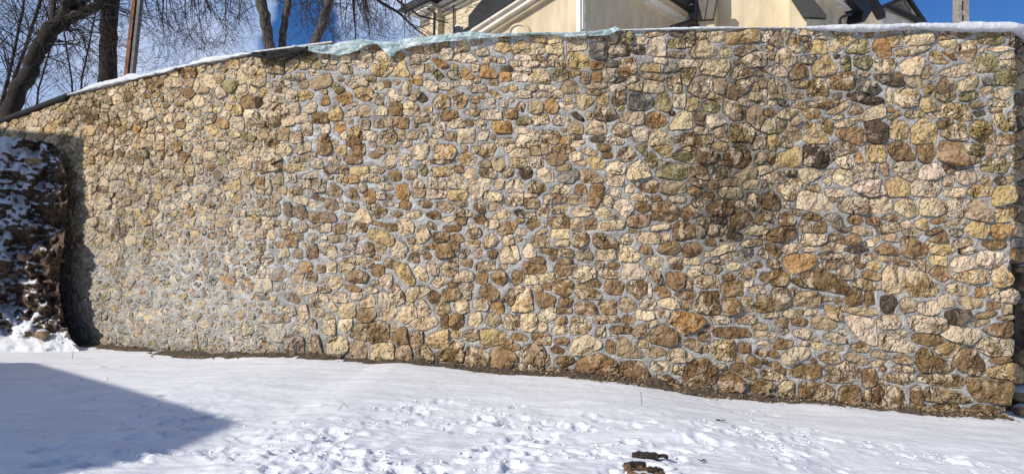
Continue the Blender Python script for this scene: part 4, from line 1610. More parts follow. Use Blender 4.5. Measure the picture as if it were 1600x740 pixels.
for i in range(len(seeds)):
    s = seeds[i]; w = sz[i]
    dv = seeds-s; ds = np.hypot(dv[:, 0], dv[:, 1]); near = np.argsort(ds)[1:16]
    k = 0.95 if s[0] < 420 or s[0] > 1580 else 0.62
    lim = w*k
    poly = [s+np.array([sx_*lim*1.25, sy_*lim]) for sx_, sy_ in ((-1, -.8), (-.7, -1), (.8, -1), (1, -.7), (1, .8), (.7, 1), (-.8, 1), (-1, .7))]
    for j in near:
        if ds[j] > 40: break
        n = dv[j]/ds[j]; d = (s @ n)+ds[j]*w/(w+sz[j])
        poly = clip_poly(poly, n, d)
        if len(poly) < 3: break
    if len(poly) < 3: continue
    gap = 1.0+0.9*float(sstep(100, 380, s[0])) if s[0] < 420 else 1.2
    c, R = star_from_poly(poly); R = R-0.5
    sm = float(smear_at(*s))
    R = np.maximum(R-gap, R*0.6)*(1-0.20*sm*RNG.uniform(0.0, 1.0))
    cen.append(c); rad.append(R)
    if s[0] > 1586: ch = RNG.choice(list('btdg'), p=[.4, .3, .2, .1])
    elif s[0] < 420: ch = RNG.choice(list('cpytobm'), p=[.35, .17, .15, .22, .02, .06, .03])
    else: ch = RNG.choice(list('cpytob'), p=[.15, .25, .1, .3, .05, .15])
    code.append(ch)
cen = np.array(cen); rad = np.array(rad); N = len(cen)
# outlines wobble like broken rock, then neighbours push back from each other until none overlap
for i in range(N):
    ph = RNG.uniform(0, 99); kk = 1.0 if i < NTR else 2.0+2.2*float(smear_at(*cen[i])); rad[i] *= 1+kk*0.055*noise3(np.cos(ANG)*1.6+ph, np.sin(ANG)*1.6, ph)+kk*0.035*noise3(np.cos(ANG)*4+ph, np.sin(ANG)*4, ph)+0.03*noise3(np.cos(ANG)*9+ph, np.sin(ANG)*9, ph)
rmax = rad.max(1); gapv = np.where(cen[:, 0] > 900, 1.9, np.where(cen[:, 0] > 420, 0.7, 0.5))
pairs = []
order = np.argsort(cen[:, 0]); xs = cen[order, 0]
for a_ in range(N):
    i = order[a_]; hi = np.searchsorted(xs, cen[i, 0]+rmax[i]+45)
    js = order[a_+1:hi]
    d = np.hypot(cen[js, 0]-cen[i, 0], cen[js, 1]-cen[i, 1])
    for j in js[d < rmax[js]+rmax[i]+2]: pairs.append((i, j)); pairs.append((j, i))
pairs = np.array(pairs)
PI_, PJ_ = pairs[:, 0], pairs[:, 1]
cosA, sinA = np.cos(ANG), np.sin(ANG)
shr = np.where(np.arange(N) < NTR, 0.975, 0.93)
for it in range(34):
    xi = cen[PI_, 0][:, None]+rad[PI_]*cosA; yi = cen[PI_, 1][:, None]+rad[PI_]*sinA
    dx = xi-cen[PJ_, 0][:, None]; dy = yi-cen[PJ_, 1][:, None]
    th = (np.arctan2(dy, dx) % (2*pi))/(2*pi)*NA; k0 = np.floor(th).astype(int) % NA; fr = th-np.floor(th)
    rj = rad[PJ_[:, None], k0]*(1-fr)+rad[PJ_[:, None], (k0+1) % NA]*fr
    bad = (np.hypot(dx, dy) < rj+gapv[PI_][:, None]) & ~((PI_ < NTR) & (PJ_ >= NTR))[:, None]
    if not bad.any(): break
    hit = np.zeros((N, NA), bool)
    np.logical_or.at(hit, PI_, bad)
    rad = np.where(hit, np.maximum(rad*shr[:, None], rmax[:, None]*0.12), rad)
rad = (np.roll(rad, 1, 1)*0.12+rad*2.76+np.roll(rad, -1, 1)*0.12)/3
area = 0.5*np.abs((rad*np.roll(rad, -1, 1)*math.sin(2*pi/NA))).sum(1)

RINGS = [(1.05, -0.9), (1.02, -0.15), (1.0, 0.50), (0.965, 0.86), (0.84, 0.92), (0.68, 0.96), (0.50, 0.98), (0.28, 1.0)]
def stone_geo(i):
    c, R = cen[i], rad[i]; px, py = c; D = float(DW(px)); m = D/FP
    size = math.sqrt(area[i])*m
    sm = float(smear_at(px, py))
    H = float(np.clip(size*0.145, 0.015, 0.05))*RNG.uniform(0.6, 1.6)*(1-0.15*sm)
    if RNG.random() < 0.10: H *= 1.7
    if px < 420: H *= 0.85
    ns = RNG.integers(5, 9); dirs = RNG.uniform(0, 2*pi, ns); offs = RNG.uniform(0.0, 0.8, ns); slo = RNG.uniform(0.15, 1.3, ns)
    tilt = RNG.normal(0, 0.20, 2); tilt[1] -= 0.08
    ph = RNG.uniform(0, 400)
    step = 1 if area[i] > 330 else 2
    idx = np.arange(0, NA, step); n = len(idx)
    rings = RINGS if area[i] > 90 else [RINGS[k] for k in (0, 1, 2, 3, 5, 7)]
    px_l, py_l, d_l = [], [], []
    for (f, hh) in rings:
        qx, qy = cosA[idx]*f, sinA[idx]*f
        X = px+R[idx]*qx; Y = py+R[idx]*qy
        if hh < 0: d = np.full(n, hh*0.07 if hh < -0.5 else -0.010)
        else:
            cut = np.ones(n)
            for a_, o_, s_ in zip(dirs, offs, slo):
                cut = np.minimum(cut, 1-s_*np.maximum(0, qx*cos(a_)+qy*sin(a_)-o_))
            d = H*(np.minimum(cut, hh+0.25)*hh/(hh+0.06)+tilt[0]*qx+tilt[1]*qy)
            w = R[idx]*m*f
            u_, v_ = qx*R[idx]*m, qy*R[idx]*m; e_ = 1 if hh > 0.5 else 0.5
            d = d+e_*(0.020*np.abs(noise3(u_*9+ph, v_*9, ph))-0.006+0.009*noise3(u_*22+ph, v_*26, ph)+0.004*noise3(u_*60+ph, v_*60, ph))
            X = X+noise3(qx*3+ph, qy*3, 1.0)*0.7; Y = Y+noise3(qx*3, qy*3+ph, 5.0)*0.7
        Y = np.maximum(Y, top_py(X)+1.2)
        px_l.append(X); py_l.append(Y); d_l.append(d)
    px_l.append(np.array([px])); py_l.append(np.array([py])); d_l.append(np.array([H*(1+RNG.normal()*0.1)]))
    V = wallpt(np.concatenate(px_l), np.concatenate(py_l), np.concatenate(d_l))
    F = []
    for k in range(len(rings)-1):
        for a_ in range(n):
            b2 = (a_+1) % n
            F.append((k*n+a_, k*n+b2, (k+1)*n+b2, (k+1)*n+a_))
    k = len(rings)-1
    Q = [(k*n+a_, k*n+(a_+1) % n, (k+1)*n) for a_ in range(n)]
    base = np.array(PAL[code[i]])*RNG.normal(1.0, 0.075)*np.array([1, RNG.normal(1, 0.014), RNG.normal(1, 0.045)])
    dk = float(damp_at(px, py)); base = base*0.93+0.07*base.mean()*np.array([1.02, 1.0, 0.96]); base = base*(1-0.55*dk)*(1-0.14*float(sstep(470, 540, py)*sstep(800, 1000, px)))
    var = RNG.uniform(0.15, 1.0)*(0.75 if code[i] in 'bdog' else 1.0)
    return V, F, Q, np.clip(base, 0.02, 0.8), var, sm
rank = np.argsort(-np.where((cen[:, 0] > -5) & (cen[:, 0] < 1600), area, 0))
singles = set(rank[:300].tolist())
def stone_mesh(name, V, F, tints, smears, origin):
    me = bpy.data.meshes.new(name); me.from_pydata((V-origin).tolist(), [], F)
    me.materials.append(M['stone'])
    a = me.attributes.new('tint', 'FLOAT_COLOR', 'POINT'); a.data.foreach_set('color', np.asarray(tints, np.float32).ravel())
    a = me.attributes.new('smear', 'FLOAT', 'POINT'); a.data.foreach_set('value', np.asarray(smears, np.float32).ravel())
    me.update(); o = bpy.data.objects.new(name, me); COL.objects.link(o); o.location = tuple(float(t_) for t_ in origin); o.parent = wall
    return o
RV, RF, RT, RS = [], [], [], []; off = 0
for i in range(N):
    if area[i] < 9: continue
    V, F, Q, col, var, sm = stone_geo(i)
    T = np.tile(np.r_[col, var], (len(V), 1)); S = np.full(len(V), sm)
    if i in singles:
        stone_mesh('stone', V, F+Q, T, S, V.mean(0))
    else:
        RV.append(V); RF += [tuple(a_+off for a_ in f) for f in F+Q]; RT.append(T); RS.append(S); off += len(V)
r = stone_mesh('small_stones', np.concatenate(RV), RF, np.concatenate(RT), np.concatenate(RS), np.zeros(3))
r['kind'] = 'stuff'
print('stones traced', NTR, 'all', N)
# --- mortar between them, raised along the joints and dropped to a groove at each stone
cx = np.concatenate([np.arange(-880, -60, 20.0), np.arange(-60, 1590, 1.7), np.arange(1590, 1701, 6.0)])
tt = np.linspace(0, 1, 340)
CX, CT = np.meshgrid(cx, tt)
bot = np.interp(CX, _bx, _by)+14
tp = top_py(CX)
CY = tp+(bot-tp)*CT
CXX = np.minimum(CX, right_edge(CY))
rgh = 0.012*fbm(CXX*0.07, CY*0.07, 1.0, 4)+0.005*fbm(CXX*0.3, CY*0.3, 7.0, 2)
dd = rgh+0.010*smear_at(CXX, CY)*(0.3+1.2*noise3(CXX*0.045, CY*0.045, 3.3))-0.006
occ[:] = False
for i in range(N):
    if area[i] >= 9: mark(cen[i], rad[i], 0.0)
fld = occ.astype(float)
for _ in range(3):
    fld = (fld+np.roll(fld, 1, 0)+np.roll(fld, -1, 0))/3; fld = (fld+np.roll(fld, 1, 1)+np.roll(fld, -1, 1))/3
fx = np.clip(CXX+150, 0, 1898); fy = np.clip(CY, 0, 758); ix = fx.astype(int); iy = fy.astype(int); ux = fx-ix; uy = fy-iy
fs = (fld[iy, ix]*(1-ux)+fld[iy, ix+1]*ux)*(1-uy)+(fld[iy+1, ix]*(1-ux)+fld[iy+1, ix+1]*ux)*uy
dd = dd+0.014-0.042*fs*(1-0.7*smear_at(CXX, CY))
WV = wallpt(CXX, CY, dd)
# at the right end the body turns the corner and goes back
WVr = WV.reshape(-1, 3)
wf = grid_faces(len(cx), len(tt))[:, ::-1]
keep = (CX[:-1, :-1] <= right_edge(CY[:-1, :-1])+1).ravel()
wf = wf[keep]
body = fast_mesh('mortar_face', WVr, wf, M['mortar'], wall)
def set_attr(me, name, vals):
    a = me.attributes.new(name, 'FLOAT', 'POINT'); a.data.foreach_set('value', np.asarray(vals, np.float32).ravel())
set_attr(body.data, 'lime', lime_at(CXX, CY)); set_attr(body.data, 'damp', damp_at(CXX, CY))

# ------------------------------------------------------------------ snow, film, felt and coping on the wall top
def ribbon_cap(name, x0, x1, thick, drop, over, mat, step=2.5, wob=0.35, back=0.5):
    """a rounded strip lying on the wall top from photo column x0 to x1; thick/drop/over are functions of px (in photo pixels / metres)"""
    xs_ = np.arange(x0, x1+step, step); V = []
    prof = [(-back, 0.0, 0), (-back*0.85, 0.8, 0), (-back*0.4, 1.0, 0), (0.0, 1.0, 0), (0.5, 0.93, 1), (0.85, 0.68, 1), (1.0, 0.30, 1), (1.0, -0.35, 1), (0.85, -0.85, 1), (0.55, -1.0, 1), (0.0, -0.9, 1)]
    for x in xs_:
        th, dp, ov = thick(x), drop(x), over(x)
        m = float(DW(x))/FP; tpy = float(top_py(x))
        e = min(1.0, (x-x0)/8+0.15, (x1-x)/8+0.15)
        for k, (a, b, fr) in enumerate(prof):
            d = a*ov+0.0 if fr else a
            hgt = b*th*e if b >= 0 else b*dp*e
            w = wob*noise3(x*0.055, k*0.7, 3.0)+0.5*wob*noise3(x*0.22, k*1.3, 9.0)
            V.append(wallpt(x, tpy-hgt-w*min(th, 6)*e*(0.4 if abs(b) < 0.1 else 1), d+0.014*noise3(x*0.1, k, 5.0)+0.012*noise3(x*0.33, k*1.7, 2.0)*(1 if th > 3 else 0.3)))
    n = len(prof); m_ = len(xs_)
    V = np.array(V).reshape(-1, 3)
    F = [(i*n+k, (i+1)*n+k, (i+1)*n+k+1, i*n+k+1) for i in range(m_-1) for k in range(n-1)]
    F += [tuple(range(n)), tuple(range((m_-1)*n, m_*n))[::-1]]
    return mesh_obj(name, V, F, mat, None, smooth=True)
I = np.interp
cap = ribbon_cap('snow_cap', 1247, 1742, lambda x: I(x, [1247, 1270, 1300, 1380, 1440, 1490, 1510, 1560, 1600, 1740], [1, 3, 4.5, 5, 6.5, 7, 9.5, 8.5, 6.5, 6]),
                 lambda x: I(x, [1247, 1265, 1290, 1340, 1370, 1410, 1460, 1500, 1580, 1740], [0.5, 2.5, 5, 7, 6.5, 3, 4.5, 6.5, 7, 4]),
                 lambda x: I(x, [1247, 1280, 1340, 1500, 1740], [0.03, 0.09, 0.12, 0.13, 0.12]), M['capsnow'])
tag(cap, 'thick white snow slab overhanging the right end of the wall top', 'snow', kind='stuff')
cap2 = ribbon_cap('snow_cap', 958, 1240, lambda x: I(x, [958, 1000, 1060, 1100, 1150, 1170, 1240], [1, 2, 3, 4, 2, 0.6, 0.8]), lambda x: 0.8,
                  lambda x: 0.05, M['capsnow'], wob=0.25)
tag(cap2, 'thin white snow line on the wall top below the church buttresses', 'snow', kind='stuff')
cap3 = ribbon_cap('snow_cap', 108, 400, lambda x: I(x, [108, 130, 150, 172, 190, 205, 214, 222, 240, 270, 300, 320, 340, 356, 380, 400], [2, 4, 9, 9, 8, 11, 9, 4, 5, 5.5, 4, 8, 9, 5, 4, 2.5]),
                  lambda x: 0.8, lambda x: 0.07, M['capsnow'], wob=0.4)
tag(cap3, 'lumpy white snow on the sloping wall top near the leaning post', 'snow', kind='stuff')
# dark rolled coping at the far left
mb = MB(); xs_ = np.arange(-300, 113, 5.0)
pts = [wallpt(x, float(top_py(x))+1.5, 0.02) for x in xs_]
mb.tube(pts, [0.065]*(len(pts)-2)+[0.075, 0.06], n=10)
o = mb.obj('rolled_coping', M['felt'], None, smooth=True); tag(o, 'dark rounded coping strip capping the far left end of the wall', 'coping')
# weathered board with snow on it, left end of the film
mb = MB(); A = wallpt(396, 85.0, -0.06); B = wallpt(521, 68.5, -0.08)
brd = empty('coping_board', tuple(float(q) for q in A)); tag(brd, 'thin weathered board with snow along it beside the black felt', 'board')
dv = Vector(B)-Vector(A); mb.box((Vector(A)+Vector(B))/2, (dv.length, 0.26, 0.018), rz=math.atan2(dv.y, dv.x), ry=-math.atan2(dv.z, math.hypot(dv.x, dv.y)))
mb.obj('plank', M['board'], brd, origin=(Vector(A)+Vector(B))/2)
mb = MB(); mb.box((Vector(A)+Vector(B))/2+Vector((0, 0, 0.021)), (dv.length*0.99, 0.24, 0.020), rz=math.atan2(dv.y, dv.x), ry=-math.atan2(dv.z, math.hypot(dv.x, dv.y)))
mb.obj('snow_strip', M['capsnow'], brd, origin=(Vector(A)+Vector(B))/2+Vector((0, 0, 0.03)))
def drape(name, xs_, top, botm, out, mat, rows_=14, amp=0.03, seed=0.0, back=0.35):
    V = []; xs_ = np.asarray(xs_, float)
    for r_ in range(rows_+4):
        if r_ < 4: t_ = 0; d = -back*(1-r_/4); yy = top(xs_)+0*xs_
        else:
            t_ = (r_-3)/rows_; yy = top(xs_)+(botm(xs_)-top(xs_))*t_; d = out*np.sin(min(1, t_*3)*pi/2)
        d = d+amp*(noise3(xs_*0.055+seed, yy*0.16, seed)+0.45*noise3(xs_*0.12+seed, yy*0.25, seed+4)) + amp*0.9*np.abs(noise3((xs_-yy*1.4)*0.085, seed, 2.0))
        V.append(wallpt(xs_, yy+(0.9*noise3(xs_*0.09, r_*0.6, seed+9) if r_ < rows_+3 else 0.9*noise3(xs_*0.3, 1.0, seed)), d+0.02))
    V = np.concatenate(V); o = fast_mesh(name, V, grid_faces(len(xs_), rows_+4), mat, None, True)
    sol = o.modifiers.new('thickness', 'SOLIDIFY'); sol.thickness = 0.004
    return o
fx_ = [463, 480, 499, 520, 537, 550, 564, 576, 585, 594, 603, 612, 618, 624, 647, 677, 715, 750, 790, 827, 850, 871, 887, 915, 952, 968]
fb_ = [75, 81, 85.5, 88, 90, 87, 82, 75, 71, 73, 82, 92, 90, 84, 76, 71, 67, 64, 60, 57, 56, 58, 62, 60, 58.5, 50]
ft_x = [463, 480, 522, 546, 562, 576, 588, 610, 647, 680, 735, 745, 777, 830, 890, 935, 952, 962, 968]
ft_y = [72.5, 71, 69, 62, 60.5, 61, 66, 63, 58.5, 55.5, 49, 50, 54, 53, 51.5, 49, 45, 41.5, 47]
film = drape('plastic_film', np.arange(463, 969, 1.6), lambda x: I(x, ft_x, ft_y)+1.0, lambda x: I(x, fx_, fb_), 0.075, M['plastic'], amp=0.024, seed=3.0)
tag(film, 'crumpled pale teal plastic film draped over the wall top', 'plastic sheet')
felt = drape('roofing_felt', np.arange(403, 487, 1.6), lambda x: I(x, [403, 430, 460, 486], [84, 80, 76, 73]), lambda x: I(x, [403, 408, 420, 440, 455, 470, 478, 486], [89, 94.5, 96, 95, 93, 92, 93, 83]), 0.12, M['felt'], amp=0.04, seed=8.0)
tag(felt, 'black roofing felt hanging under the snowy board on the wall top', 'roofing felt')

# ------------------------------------------------------------------ soil and debris along the foot of the wall
xs_ = np.arange(132, 1570, 2.2); rows_ = 9; V = []
wd = np.maximum(0.12, 0.55+0.75*fbm(xs_*0.025, 0.0, 8.0, 4))*I(xs_, [132, 200, 400, 520, 640, 760, 840, 1000, 1150, 1230, 1330, 1420, 1500, 1570], [5, 4, 6, 7, 8, 8, 6, 11, 9, 6, 8, 10, 9, 5])
for r_ in range(rows_):
    t_ = r_/(rows_-1); by_ = I(xs_, _bx, _by)
    y_ = by_-wd*(1-t_)+2.5*t_
    d = 0.02+0.34*t_**0.8; w = 0.8*fbm(xs_*0.12, t_*2.5+xs_*0.03, 3.0, 3)-1.3*t_*fbm(xs_*0.035, 0.0, 5.0, 3)-0.8*t_*np.abs(noise3(xs_*0.2, t_*3, 2.0))+0.5*noise3(xs_*0.45, t_*6, 1.0)
    q = wallpt(xs_, y_, 0.0); q2 = wallpt(xs_, y_, d)
    q2[:, 2] = ground0(q2[:, 0], q2[:, 1])+(1-t_)**1.2*wd/FP*DW(xs_)*1.0+0.03*w-0.018*(t_ > 0.85)+0.012*(1-t_)
    V.append(q2)
soil = fast_mesh('soil_strip', np.concatenate(V), grid_faces(len(xs_), rows_)[:, ::-1], M['dirt'], None, True)
tag(soil, 'dark damp soil and crumbs showing between the snow and the wall foot', kind='structure')
def rock_mb(mb, c, r, seed=0, flat=0.7, n1=9, n2=6):
    base = len(mb.v); rs = random.Random(seed)
    sc_ = (r*rs.uniform(.8, 1.3), r*rs.uniform(.7, 1.1), r*flat*rs.uniform(.7, 1.1)); dirs = [Vector((rs.gauss(0, 1), rs.gauss(0, 1), rs.gauss(0, 1))).normalized() for _ in range(8)]
    for i in range(n2+1):
        ph = pi*i/n2
        for k in range(n1):
            a = 2*pi*k/n1; u = Vector((sin(ph)*cos(a), sin(ph)*sin(a), cos(ph)))
            g = 1.0
            for d_ in dirs: g = min(g, 0.78/max(0.2, u.dot(d_)))
            mb.v.append((c[0]+u.x*g*sc_[0], c[1]+u.y*g*sc_[1], c[2]+u.z*g*sc_[2]))
    for i in range(n2):
        for k in range(n1):
            k2 = (k+1) % n1; mb.f.append((base+i*n1+k, base+(i+1)*n1+k, base+(i+1)*n1+k2, base+i*n1+k2))
mb = MB()
for k in range(900):
    x = random.uniform(150, 1570); 
    if random.random() < 0.5: x = random.uniform(820, 1570)
    d = abs(random.gauss(0.12, 0.13))+0.02; q = wallpt(x, I(x, _bx, _by), d)
    z = float(ground0(q[0], q[1])); r = random.uniform(0.008, 0.022)*(1.6 if random.random() < .12 else 1)
    rock_mb(mb, (q[0], q[1], z+r*0.2+max(0, .10-d*.4)), r, k, n1=6, n2=4)
o = mb.obj('soil_crumbs', M['rubble']); tag(o, 'small stone crumbs scattered on the soil at the wall foot', 'debris', kind='stuff')

# ------------------------------------------------------------------ bank at the far left: ledges of earth and rock under snow
ex = lambda y: I(y, [200, 212, 225, 240, 262, 300, 340, 380, 420, 455, 490, 510, 530, 545], [40, 70, 92, 98, 103, 106, 103, 100, 93, 92, 98, 103, 112, 124])
vy = np.linspace(214, 552, 190); us = np.linspace(0, 1, 170)
V = []; SN = []
for y in vy:
    tv = (y-214)/338
    xe = float(ex(y))
    row = []
    for u in us:
        if u < 0.72: x = -420+(xe+420)*(1-(1-u/0.72)**1.5); s_ = 0.0
        else: s_ = (u-0.72)/0.28; x = xe
        Dw = float(DW(x)); Dc = 14.1 if x > -50 else 14.1+(-50-x)*0.006
        Dm = (Dc-0.05)-0.85*tv**1.0+0.35*(1-tv)-0.30*float(sstep(0.84, 1.0, tv)); qd = 1-0.8*float(sstep(0.86, 0.96, tv))
        st = np.sin(tv*46+6*float(noise3(x*0.016, tv*4, 2.0))+x*0.02)
        Dd = Dm-0.025*st*float(sstep(0.02, 0.15, tv))-qd*(0.40*float(fbm(x*0.026, y*0.024, 6.0, 4))+0.17*float(np.abs(noise3(x*0.06, y*0.055, 1.0)))+0.09*float(fbm(x*0.13, y*0.13, 1.0, 3)))
        if s_ > 0: Dd = Dd+s_**1.1*1.9; xx = x-6*s_+2.0*float(noise3(y*0.09, s_*4, 2.0)); 
        else: xx = x+2.5*float(noise3(y*0.11, 0.0, 2.0))*(u/0.72)**6
        yc = y+(16*max(0.0, (min(xx, 104)+30)/134)**2.2+4*float(noise3(xx*0.05, 2.0, 7.0)))*max(0.0, 1-tv*4)
        row.append(P(xx, yc, Dd))
    V += row
    SN += [(0.62 if u < 0.5 else 0.62-0.80*min(1, (u-0.5)/0.22))+(0.30 if tv < 0.10 and u < 0.66 else 0)+0.35*float(sstep(0.84, 0.93, tv))-0.20*float(sstep(0.25, 0.4, tv)*sstep(.85, .7, tv)) for u in us]
# crest rolls back to the wall
crest = [Vector(V[i]) for i in range(len(us))]; TOPV = []; 
for r_ in (2, 1):
    for i, c in enumerate(crest):
        TOPV.append((c.x-0.25*r_*0.3, c.y+0.9*r_, c.z+0.10*r_-0.05+0.05*float(noise3(c.x*2, r_, 2.0))))
V = TOPV+V; SN = [0.5]*len(TOPV)+SN
bank = fast_mesh('bank', V, grid_faces(len(us), len(vy)+2), M['mound'], None, True)
a_ = bank.data.attributes.new('snowy', 'FLOAT', 'POINT'); a_.data.foreach_set('value', np.array(SN, np.float32))
tag(bank, 'steep earth and rock bank dusted with snow against the left end of the wall', kind='structure')
def loose_rock(px, py, D, r, label, seed, mat='rubble', snow=True, group=None):
    e = empty('rock', P(px, py, D)); tag(e, label, 'rock', group)
    mb = MB(); rock_mb(mb, P(px, py, D), r, seed, 0.7, 16, 11); mb.obj('boulder', M[mat], e, origin=P(px, py, D))
    if snow:
        mb = MB(); p = P(px, py, D); rock_mb(mb, (p[0], p[1], p[2]+r*0.30), r*0.82, seed, 0.5, 14, 9); mb.obj('snow_cover', M['capsnow'], e, smooth=True, origin=p)
    return e
loose_rock(66, 522, 13.1, 0.15, 'snow topped rock on the low left snow below the bank', 3)
loose_rock(36, 402, 13.56, 0.12, 'rounded brown boulder sticking out of the middle of the bank', 12, snow=False)
loose_rock(52, 252, 14.05, 0.15, 'tan rock under the snowy crest of the bank', 9, snow=False)

mb = MB(); rs = random.Random(8)
for k in range(80):
    x = rs.uniform(-60, 100); y = rs.uniform(225, 540)
    tv = (y-214)/338; D_ = 14.05-0.85*tv+0.35*(1-tv)+0.02
    rock_mb(mb, P(x, y, D_), rs.uniform(0.03, 0.11), k, 0.55, 9, 6)
o = mb.obj('bank_stones', M['mound']); tag(o, 'broken stones and clods sticking out of the snowy bank', 'rubble', kind='stuff')
a_ = o.data.attributes.new('snowy', 'FLOAT', 'POINT'); a_.data.foreach_set('value', np.full(len(mb.v), -0.05, np.float32))

# ------------------------------------------------------------------ hollow and rubble behind the right end of the wall
V = []; yy_ = np.linspace(392, 690, 60); xx_ = np.linspace(1540, 1990, 50)
for y in yy_:
    for x in xx_:
        D = 12.4-0.5*(y-392)/300+0.25*float(fbm(x*0.03, y*0.03, 2.0, 4))+0.0022*(x-1560)
        V.append(P(x, y, D))
o = fast_mesh('earth_bank', V, grid_faces(50, 60), M['dirt'], None, False); tag(o, 'dark shaded earth face in the hollow behind the broken wall end', kind='structure')
rs_ = [(1587, 402, 10.75, 0.16, 'jutting brown stone under the returning corner, above the dark hollow', 21, False), (1606, 420, 10.9, 0.15, 'snow dusted block at the right picture edge beside the hollow', 22, True),
       (1603, 445, 11.0, 0.13, 'small ochre block just below the snow dusted block', 23, False), (1612, 478, 11.2, 0.20, 'dark flat stone midway down the hollow', 24, True), (1596, 640, 10.7, 0.14, 'brown rock with snow lying at the lower right corner of the wall', 25, True),
       (1600, 615, 11.4, 0.22, 'dark rock at the bottom of the hollow behind the lower right rock', 26, True), (1608, 560, 11.6, 0.2, 'dark stone in the lower part of the hollow', 27, False)]
for q in rs_: loose_rock(*q[:5], q[5], snow=q[6])

# ------------------------------------------------------------------ stump and bits in the near snow
h = EYE-float(ground0(1.1, 5.3)); D = FP*h/(741-HOR); sp = P(1008, 741, D)
st = empty('tree_stump', sp); tag(st, 'low broken stump half buried in snow near the bottom edge', 'stump')
def ring_stump():
    mb = MB(); n = 30; lay = [(-0.1, 0.135), (0.0, 0.135), (0.025, 0.13), (0.035, 0.11), (0.02, 0.09), (0.0, 0.075), (-0.03, 0.05)]
    for j, (z, r) in enumerate(lay):
        for k in range(n):
            a = 2*pi*k/n; w = 1+0.13*float(noise3(cos(a)*1.4, sin(a)*1.4, 3+j*0.2)); zz = z+(0.028*float(noise3(cos(a)*2.2, sin(a)*2.2, 7))+0.012*float(noise3(cos(a)*7, sin(a)*7, j)) if j > 0 else 0)
            mb.v.append((sp[0]+cos(a)*r*w*1.02, sp[1]+sin(a)*r*w*0.9, sp[2]+zz))
    for j in range(len(lay)-1):
        for k in range(n): mb.f.append((j*n+k, j*n+(k+1) % n, (j+1)*n+(k+1) % n, (j+1)*n+k))
    mb.f.append(tuple((len(lay)-1)*n+k for k in range(n)))
    return mb
ring_stump().obj('trunk_stub', M['wood'], st, origin=sp)
def slab_piece(px, py, w, hgt0, ang, name, mat, zt=0.03):
    d = FP*h/(py-HOR); c = P(px, py, d); mb = MB(); n = 13
    for j in range(n):
        t_ = j/(n-1)-0.5; hgt = hgt0*(1+0.35*float(noise3(j*0.7, px*0.1, 2.0))); wd_ = hgt*(0.6+0.4*cos(t_*2.6))*(1+0.2*random.random())
        for (a, b) in ((-1, 0), (-.6, 1), (.6, 1), (1, 0), (0, -.6)):
            x = t_*w; y = a*wd_/2; mb.v.append((c[0]+x*cos(ang)-y*sin(ang), c[1]+(x*sin(ang)+y*cos(ang)), c[2]+0.02+zt*b*(0.8+0.4*random.random())+0.01*cos(t_*3)))
    for j in range(n-1):
        for k in range(5): mb.f.append((j*5+k, j*5+(k+1) % 5, (j+1)*5+(k+1) % 5, (j+1)*5+k))
    mb.f += [(0, 1, 2, 3, 4), tuple((n-1)*5+k for k in (4, 3, 2, 1, 0))]
    mb.obj(name, mat, st, origin=c)
slab_piece(1008, 718, 0.21, 0.05, -0.30, 'bark_piece', M['darkwood'], 0.035)
slab_piece(1036, 718, 0.08, 0.045, -0.6, 'bark_piece', M['darkwood'], 0.02)
slab_piece(992, 733, 0.17, 0.07, 0.05, 'bark_piece', M['darkwood'], 0.03)
slab_piece(981, 737, 0.05, 0.05, 0.5, 'bark_piece', M['wood'], 0.03)
slab_piece(1024, 740, 0.12, 0.04, -0.1, 'bark_piece', M['darkwood'], 0.02)
for (px, py, L, lab) in [(883, 728, 0.05, 'small brown leaf litter clump in a footprint left of the stump'), (1127, 657, 0.07, 'dark clod poking from the snow above and right of the stump'), (1097, 720, 0.05, 'grey leaf lying in the snow just right of the stump')]:
    hh = 1.6; 
    for _ in range(4): D_ = FP*hh/(py-HOR); hh = EYE-float(ground0((px-800)/FP*D_, D_))
    p = P(px, py, D_); mb = MB()
    for k in range(6): rock_mb(mb, (p[0]+random.uniform(-1, 1)*L*.5, p[1]+random.uniform(-1, 1)*L*.5, p[2]+0.008), L*random.uniform(.15, .32), k+px, 0.4, 7, 5)
    o = mb.obj('leaf_litter', M['wood'] if px < 1000 else M['darkwood'], None, origin=p); tag(o, lab, 'litter')
def stem(pts_px, lab, name='dry_stem', r=0.003):
    pts = []
    b = pts_px[0]; hh = 1.6
    for _ in range(4): D_ = FP*hh/(b[1]-HOR); hh = EYE-float(ground0((b[0]-800)/FP*D_, D_))
    mb = MB(); pts = [P(x, y, D_) for x, y in pts_px]; mb.tube(pts, r, 5); o = mb.obj(name, M['twig'], None, origin=pts[0]); tag(o, lab, 'stem')
stem([(1003, 634), (1002, 622), (1001, 612)], 'single thin upright dry stem in the snow before the centre right wall')
stem([(530, 639), (534, 634), (538, 629), (541, 634), (545, 636)], 'bent dry twig poking out of the snow left of centre')
stem([(113, 560), (114, 550), (117, 541)], 'thin dry stem standing in the sunlit snow at left')

